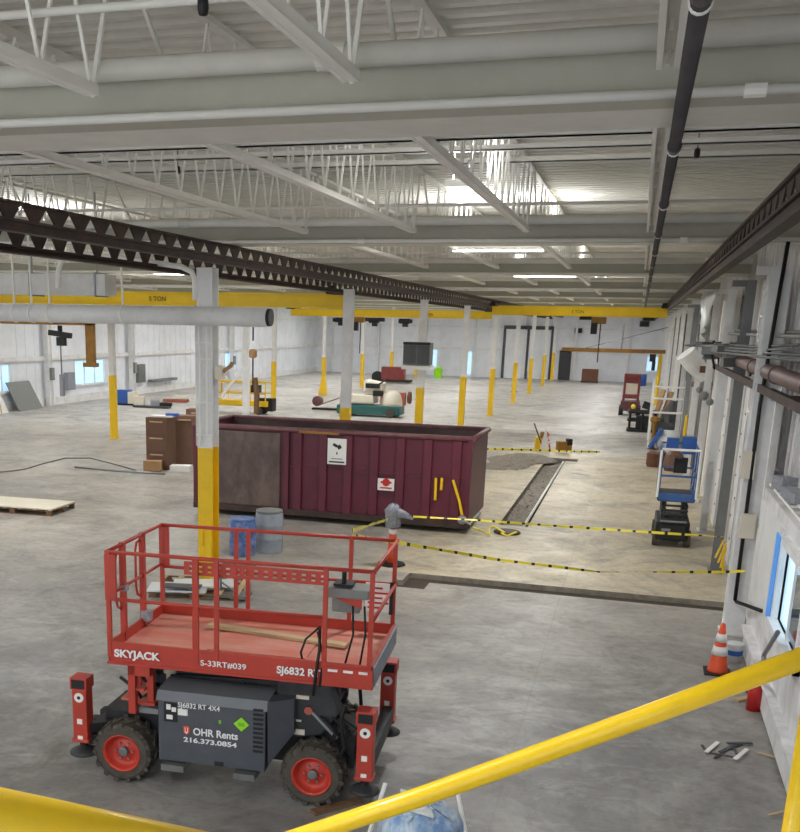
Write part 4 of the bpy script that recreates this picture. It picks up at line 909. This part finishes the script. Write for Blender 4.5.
# more conduits and studs on right wall, each a thing
RL=['just past the black conduit','beside the grey column','behind the blue lift','just past the blue lift','by the second boarded panel','past the second boarded panel','before the fifth column','before the fifth column, farther one','past the fifth column','past the sixth column','past the seventh column','before the ninth column','above the window ledge','above the window ledge, nearest of all','thinnest one, before the grey column']
for k,(Y,x,z0,z1,r,mt,lb) in enumerate(((20.2,2.3,0.02,6.0,.05,'steel_white','white'),(21.3,2.25,.02,5.8,.04,'grey_steel','dark grey'),(24.4,2.28,.02,6,.06,'steel_white','white'),(25.8,2.25,.02,6,.045,'galv','grey'),(29.5,2.2,.02,5.9,.06,'steel_white','white'),(31,2.25,.02,5.9,.05,'dark_pipe','dark'),(34.5,2.2,.02,5.9,.07,'steel_white','white'),(36.2,2.2,.02,5.9,.06,'galv','grey'),(40.5,2.2,.02,5.9,.08,'steel_white','white'),(46,2.2,.02,5.9,.08,'steel_white','white'),(53,2.2,.02,5.9,.1,'steel_white','white'),(61,2.2,.02,5.9,.1,'galv','grey'),(15.6,2.52,2.64,6.4,.04,'steel_white','white'),(14.5,2.5,2.64,6.3,.03,'galv','grey'),(20.9,2.2,.02,6.2,.03,'steel_white','white'))):
    tag(MB().tube([(x,Y,z0),(x,Y,z1)],r,10).build('riser_pipe',mt,smooth=True),'%s vertical riser pipe on the right wall, %s'%(lb,RL[k]),'pipe')
# raised ribs on the right wall cladding; dark ones paint in shaded gaps
random.seed(21);y=28.9;n=70
while y<98:
    wd=.18+random.random()*.35+y*.004
    S(MB().box(XR-.06-.1*(n%2),XR,y,y+wd,0.0,5.9 if n%3 else 3.4),'trim_%d'%n,('grey_steel','white_paint','panel_grey','steel_white','dark_pipe')[n%5]);n+=1
    y+=wd+.5+random.random()*.5+y*.012
# white boarded panels with bolt heads between columns
for a,b,lb in ((19.0,20.0,'just past the nearest wall column'),(23.4,24.2,'behind the blue lift'),(28.2,29.2,'past the blue lift')):
    t=T('boarded_panel','white boarded wall panel with bolt heads '+lb,'panel',(2.3,a,0));MB().box(0,.12,0,b-a,0.02,4.0).build('board','white_paint',t)
    m=MB();[m.lathe([(.02,0),(.02,-.015)],(0,.2+.5*(k%2)*(b-a),.6+.45*k),8,'X') for k in range(7)];m.each('bolt','black',t)
# horizontal conduit bundle crossing at mid height, with cluster of fittings
hb=T('conduit_bundle','tangle of grey conduits and fittings high on the right wall','conduit',(2,24,4.4));m=MB();random.seed(5)
for k in range(4):
    z=4.6+.05*k;x=1.85+.05*k;m.tube([(x,12+k,z+.1),(x-.02,20,z),(x-.25-.05*(k%3),25+k*.6,z-.05),(x-.1,30+k,z+.02)],.022,6)
for k in range(6): y=23+k*1.6;m.tube([(1.2,y,4.7-.02*k),(2.3,y,4.72)],.03,6)
m.build('conduit','grey_steel',hb,world=True,smooth=True)
m=MB()
for k in range(16): m.cbox((1.45+random.random()*.5,22.5+random.random()*8,4.35+random.random()*.35),(.12+random.random()*.15,.25,.12),random.random()*2)
m.each('fitting','grey_steel',hb,world=True)
# tilted duct elbow
de=T('duct_elbow','short white duct section tilted outwards from the right wall','duct',tuple(atX(697,368,1.75)));m=MB()
c0=de.location
A=atY(686,353,c0.y-.1)-c0;B=atY(705,378,c0.y+.1)-c0
MB().tube([A,(A+B)/2,B],[.31,.29,.2],16).build('duct','white_paint',de);MB().tube([B,B+Vector((.2,.1,-.2)),B+Vector((.1,.1,-.5))],.07,10).build('elbow','rag',de)
MB().cbox((A+B)/2+Vector((.2,-.3,-.1)),(.16,.04,.2),.3).build('rust_mark','stain_brown',de)
bl2=T('flood_lamp','small black framed lamp bracket by the tilted duct','lamp',tuple(atX(712,355,1.75)));MB().tube([(0,0,.35),(-.03,0,.1),(.1,0,-.35),(.2,0,-.3),(.14,0,.05),(0,0,.35)],.03,6).build('frame','black',bl2);MB().cbox((-.12,0,.1),(.22,.2,.2),.3).build('body','sign_dark',bl2)
for k,(x,y,s) in enumerate(((693,384,.1),(699,390,.1),(704,396,.14),(710,402,.1))):
    p=atX(x,y,1.95);tag(MB().lathe([(.01,-s),(s*.7,-s*.6),(s,0),(s*.7,s*.6),(.01,s)],p,10,'Y').build('wall_fitting','panel_grey'),'grey round pipe fitting below the tilted duct, %s of four'%['topmost','second','third','lowest'][k],'fitting')
# hanging plastic and cloth
def sheet(name,label,y0,y1,ztop,zb,X,mt,amp=.06,taper=0,n=24):
    vs=[];fs=[];rows=8
    for i in range(n+1):
        for j in range(rows+1):
            f=j/rows;y=y0+(y1-y0)*(i/n);yc=(y0+y1)/2;y=yc+(y-yc)*(1-taper*f);z=ztop+(zb-ztop)*f*(1-(.0 if taper==0 else .35*abs(i/n-.5)*2))
            vs.append((X+amp*math.sin(i*1.7+f*2)*(.3+f)+.03*math.sin(i*.6+j),y,z))
    for i in range(n):
        for j in range(rows): a=i*(rows+1)+j;fs.append((a,a+1,a+rows+2,a+rows+1))
    o=MB().add(vs,fs).build(name,mt,smooth=True);s=o.modifiers.new('t','SOLIDIFY');s.thickness=.012
    return tag(o,label,'sheet')
sheet('plastic_sheet','wrinkled pale plastic sheet hanging on the upper right wall near the camera',8.2,16.2,6.3,4.75,2.4,'plastic_sheet',.07)
sheet('hanging_cloth','white cloth bag hanging in a point under the right runway beam',27.0,33.5,6.0,4.75,1.62,'white_sheet',.05,taper=.75,n=16)
sheet('hanging_cloth','second limp white cloth on the wall past the nearest column',20.4,22.4,5.8,4.9,2.2,'plastic_sheet',.05,n=12)
# ladder-like cable rack
lr=T('ladder_rack','white ladder-like bracket standing up the upper right wall','ladder',(2.05,19.7,3.7));m=MB()
for y in (0,.9): m.bar((0,y,-.3),(0,y,2.2),.06)
for k in range(6): m.bar((0,0,k*.42-.1),(0,.9,k*.42-.1),.04)
m.build('frame','steel_white',lr)
# ================================================================ TAPES
def tape(name,pts,label,w=.046,sag=0):
    t=T(name,label,'caution tape',tuple(pts[0]));a=MB()
    P=[Vector(p) for p in pts];fine=[]
    for p,q in zip(P,P[1:]):
        n=max(2,int((q-p).length/.07))
        for i in range(n): fine.append(p+(q-p)*(i/n))
    fine.append(P[-1]);N_=len(fine)
    vs=[];fs=[]
    for i,p in enumerate(fine):
        p=p-Vector((0,0,sag*4*(i/(N_-1))*(1-i/(N_-1))));tw=.9*math.sin(i*.11)+.5*math.sin(i*.043);u=Vector((0,math.sin(tw)*.8,math.cos(tw))).normalized()*w/2
        vs+=[p-u,p+u]
        if i: fs.append((2*i-2,2*i,2*i+1,2*i-1))
    a.add(vs,fs);o=a.build('ribbon','tape_yellow',t,world=True);o.data.materials.append(M['text_black'])
    for pl in o.data.polygons:
        if pl.index%5==2: pl.material_index=1
    sm=o.modifiers.new('t','SOLIDIFY');sm.thickness=.003;sm.offset=0
    return t
k0=c1+Vector((.2,0,1.08));colp=atY(724,537,17.86)
tape('caution_tape',[k0,atY(475,520,24.4 if False else 20.9),atY(600,529,19.6),colp],'upper yellow and black caution tape from tall cone to the right wall',sag=.0)
tape('caution_tape',[lw(2.33,V_,2.66),atY(400,543,13.0),atY(500,560,15.0),atY(600,572,16.5),atY(722,572,17.85),atY(745,571,17.5)],'lower sagging yellow caution tape from the red lift to the right wall',sag=.0)
tape('caution_tape',[c1+Vector((-.1,-.1,1.0)),lw(2.33,V_,2.72)],'short piece of caution tape between tall cone and red lift',.05)
tape('caution_tape',[G(455,449,.6),G(500,449,.5),G(560,451,.5),G(600,452,.4)],'distant caution tape behind the end of the long trench',.08)
o=MB();random.seed(11)
o.tube([Vector((-3.5+.12*k+random.uniform(-.15,.15),24.9+random.uniform(-.4,.4),.04+random.random()*.1)) for k in range(10)],.025,6)
tag(o.build('tape_heap','tape_yellow'),'crumpled yellow tape lying at the right end of the dumpster','caution tape')
p=colp;o=MB();[o.tube([p+Vector((.05*math.sin(k),-.05,-.05*k-.05)),p+Vector((-.1+.05*k,-.08,-.35-.08*k))],.02,6) for k in range(4)];tag(o.build('tape_knot','yellow'),'knotted yellow tape tails hanging on the near wall column','caution tape')
# trench contents
gv=MB();random.seed(2);nx,ny=6,60
vs=[(-2.98+.6*i/nx,26.35+14*j/ny,-.13+.1*random.random()) for j in range(ny+1) for i in range(nx+1)]
gv.add(vs,[(j*(nx+1)+i,j*(nx+1)+i+1,(j+1)*(nx+1)+i+1,(j+1)*(nx+1)+i) for j in range(ny) for i in range(nx)]);g=gv.build('trench_gravel','gravel');tag(g,'loose grey gravel filling the long floor trench','gravel',kind='stuff')
gv=MB();n=22;vs=[];c=G(517,462)
for j in range(n+1):
    for i in range(n+1):
        a,b=i/n*2-1,j/n*2-1;r=math.hypot(a,b);vs.append((c.x-.0+a*1.1*(1+.25*math.sin(b*5))+.5*b,c.y+b*2.6,max(.004,.32*max(0,1-r)**.9+.04*random.random()*(r<1))-.003*(r>=1)))
gv.add(vs,[(j*(n+1)+i,j*(n+1)+i+1,(j+1)*(n+1)+i+1,(j+1)*(n+1)+i) for j in range(n) for i in range(n) if math.hypot((i+.5)/n*2-1,(j+.5)/n*2-1)<1])
tag(gv.build('gravel_pile','gravel'),'low pile of grey rubble left of the far trench end','gravel',kind='stuff')
tag(MB().tube([(-2.4,26.5,.0),(-2.38,33.5,-.01),(-2.36,40.2,0)],.04,8).build('trench_pipe','steel_white',smooth=True),'white pipe lying along the right edge of the long trench','pipe')
tag(MB().bar(G(540,455,.03),G(534,436,.03)+Vector((0,-6,1.2)),.08).build('shovel_handle','sign_dark'),'dark shovel shaft sticking up at the far end of the trench','shovel') if False else None
sh=T('shovel','shovel standing in the rubble at the far trench end','shovel',(-3.3,42.2,0));MB().tube([(0,0,.2),(-.45,0,1.25)],.03,8).build('shaft','sign_dark',sh);MB().cbox((.04,0,.14),(.22,.04,.28)).build('blade','galv',sh)
wb=heap(Vector((-3.5,43.3,0)),[('body','yellow',(0,0,.35),(.5,.4,.5),.2),('engine','rust_yellow',(.1,-.1,.7),(.3,.3,.25),.2)],'plate_compactor','yellow compactor standing left of the far trench end','compactor')
wb=heap(Vector((-2.55,43.0,0)),[('body','rust_yellow',(0,0,.3),(.6,.4,.4),.2),('handle','black',(.2,-.1,.5),(.2,.3,.25),.4)],'floor_grinder','dull yellow small grinder right of the far trench end','grinder')
o=T('white_sign_board','small white wedge board leaning by the far trench end','board',(-3.25,41.8,0));MB().prism([(-.22,0,0),(.25,0,0),(.0,.15,1.15)],(0,.05,0)).build('board','paper',o)
tag(MB().lathe([(.32,0),(.34,.03),(.3,.06),(.0,.07)],G(507,533),18).build('manhole_cover','brown_steel'),'dark round cover lying on the floor at the near trench end','manhole cover')
# debris
random.seed(9)
DB=[((702,745),(707,752),'dark_pipe'),((706,752),(718,742),'paper'),((710,753),(733,757),'dark_pipe'),((720,752),(742,743),'sign_dark'),((727,743),(752,743),'sign_dark'),((735,759),(747,749),'paper'),((733,746),(737,754),'dark_pipe'),((756,752),(784,759),'wood'),((768,815),(786,811),'wood'),((715,758),(726,750),'dark_pipe')]
lb=['short dark strip at the left end of the loose pieces','white strip in the left half of the loose pieces','long dark strip along the front of the loose pieces','broad dark strip crossing the middle of the loose pieces','thin dark strip at the back of the loose pieces','white strip at the right end of the loose pieces','tiny dark strip between the two white ones','pale wooden strip by the foot of the right wall','pale wooden strip near the yellow post at the bottom right','short dark strip under the front of the left white strip']
for k,(a,b,mt) in enumerate(DB):
    z=.014+.014*(k%3);tag(MB().bar(G(*a,z),G(*b,z),.05 if mt in('paper','sign_dark') else .03,.012).build('scrap_strip',mt),lb[k]+' on the floor','scrap',group='scrap strips on the floor at the right')
tag(MB().bar(G(752,697,.02),G(736,700,.02),.1,.03).build('scrap_block','wood'),'pale wooden block on the floor under the guard rail','scrap')
t=T('scrap_bars','dark metal bars lying behind the near traffic cone','scrap',(1.95,15.3,0));MB().bar((-.1,.3,.05),(.02,-.5,.06),.06).bar((-.0,.5,.05),(-.05,-.2,.1),.06).build('bar','black',t)
tag(MB().tube([atX(778,632,1.95),atX(764,655,1.9),atX(762,672,1.9),G(760,690,.02)],.03,8).build('bent_bar','galv'),'grey bent metal bar leaning against the right wall under the window','bar')
tag(MB().cbox(G(337,806,.02)+Vector((0,0,.0)),(.1,.62,.04),-.7).build('loose_board','wood_dark'),'brown board lying on the floor in front of the right wheel','board')
# ================================================================ GUARD RAIL AND WRAPPED BUNDLE IN FRONT
gr=T('guard_rail','glossy yellow pipe handrail crossing the bottom right foreground','handrail',tuple(ray(560,745)*2.3+Vector((0,0,H))))
def rp(x,y,t): return Vector((0,0,H))+ray(x,y)*t
MB().tube([rp(260,850.5,2.5),rp(420,797,2.42),rp(640,718,2.26),rp(830,648,2.12)],.0242,20).build('top_rail','rail_yellow',gr,world=True,smooth=True)
pq=rp(822,651,2.14);MB().tube([pq-Vector((0,0,1.3)),pq],.024,16).build('post','rail_yellow',gr,world=True,smooth=True)
gl=T('guard_rail','thick yellow rail across the bottom left corner of the view','handrail',tuple(rp(100,830,1.2)))
MB().tube([rp(-80,800,1.05),rp(100,835,1.2),rp(290,872,1.4)],.03,20).build('top_rail','rail_yellow',gl,world=True,smooth=True)
wr=T('wrapped_bundle','blue and white plastic wrapped bundle on the floor under the yellow rail','bundle',tuple(G(420,850)))
m=MB();random.seed(4);m.lathe([(.38,0),(.44,.12),(.42,.3),(.3,.42),(.1,.48),(.01,.5)],n=20)
for v in m.v: v.x+=random.uniform(-.05,.05);v.y+=random.uniform(-.05,.05);v.z+=random.uniform(-.03,.03)*(v.z>.02)
m.build('wrap','wrap',wr,smooth=True);MB().cbox((-.05,-.05,.52),(.3,.4,.02),.3,(.3,'Y')).build('white_label','white_sheet',wr)
for a,b in (((-.55,.1,0),(-.4,.1,.6)),((.5,.0,0),(.28,.25,.62))): MB().tube([a,b],.022,8).build('pole','steel_white',wr)
# ================================================================ WORLD, CAMERA
w=bpy.data.worlds.new('World');bpy.context.scene.world=w;w.use_nodes=True;bg=w.node_tree.nodes['Background'];bg.inputs[0].default_value=(.86,.93,1,1);bg.inputs[1].default_value=1.5
cd=bpy.data.cameras.new('Camera');cam=bpy.data.objects.new('Camera',cd);C.objects.link(cam)
Mx=Matrix((RT,UP,-FW)).transposed().to_4x4();Mx.translation=(0,0,H);cam.matrix_world=Mx
cd.sensor_fit='HORIZONTAL';cd.sensor_width=36;cd.lens=F/800*36;cd.shift_x=(400-PX)/800;cd.shift_y=(PY-416)/800;cd.clip_start=.05;cd.clip_end=400
sc=bpy.context.scene;sc.camera=cam;sc.cycles.diffuse_bounces=6
sc.view_settings.view_transform='Standard';sc.view_settings.look='None';sc.view_settings.gamma=1;sc.view_settings.exposure=0
try: sc.view_settings.use_curve_mapping=False
except Exception: pass
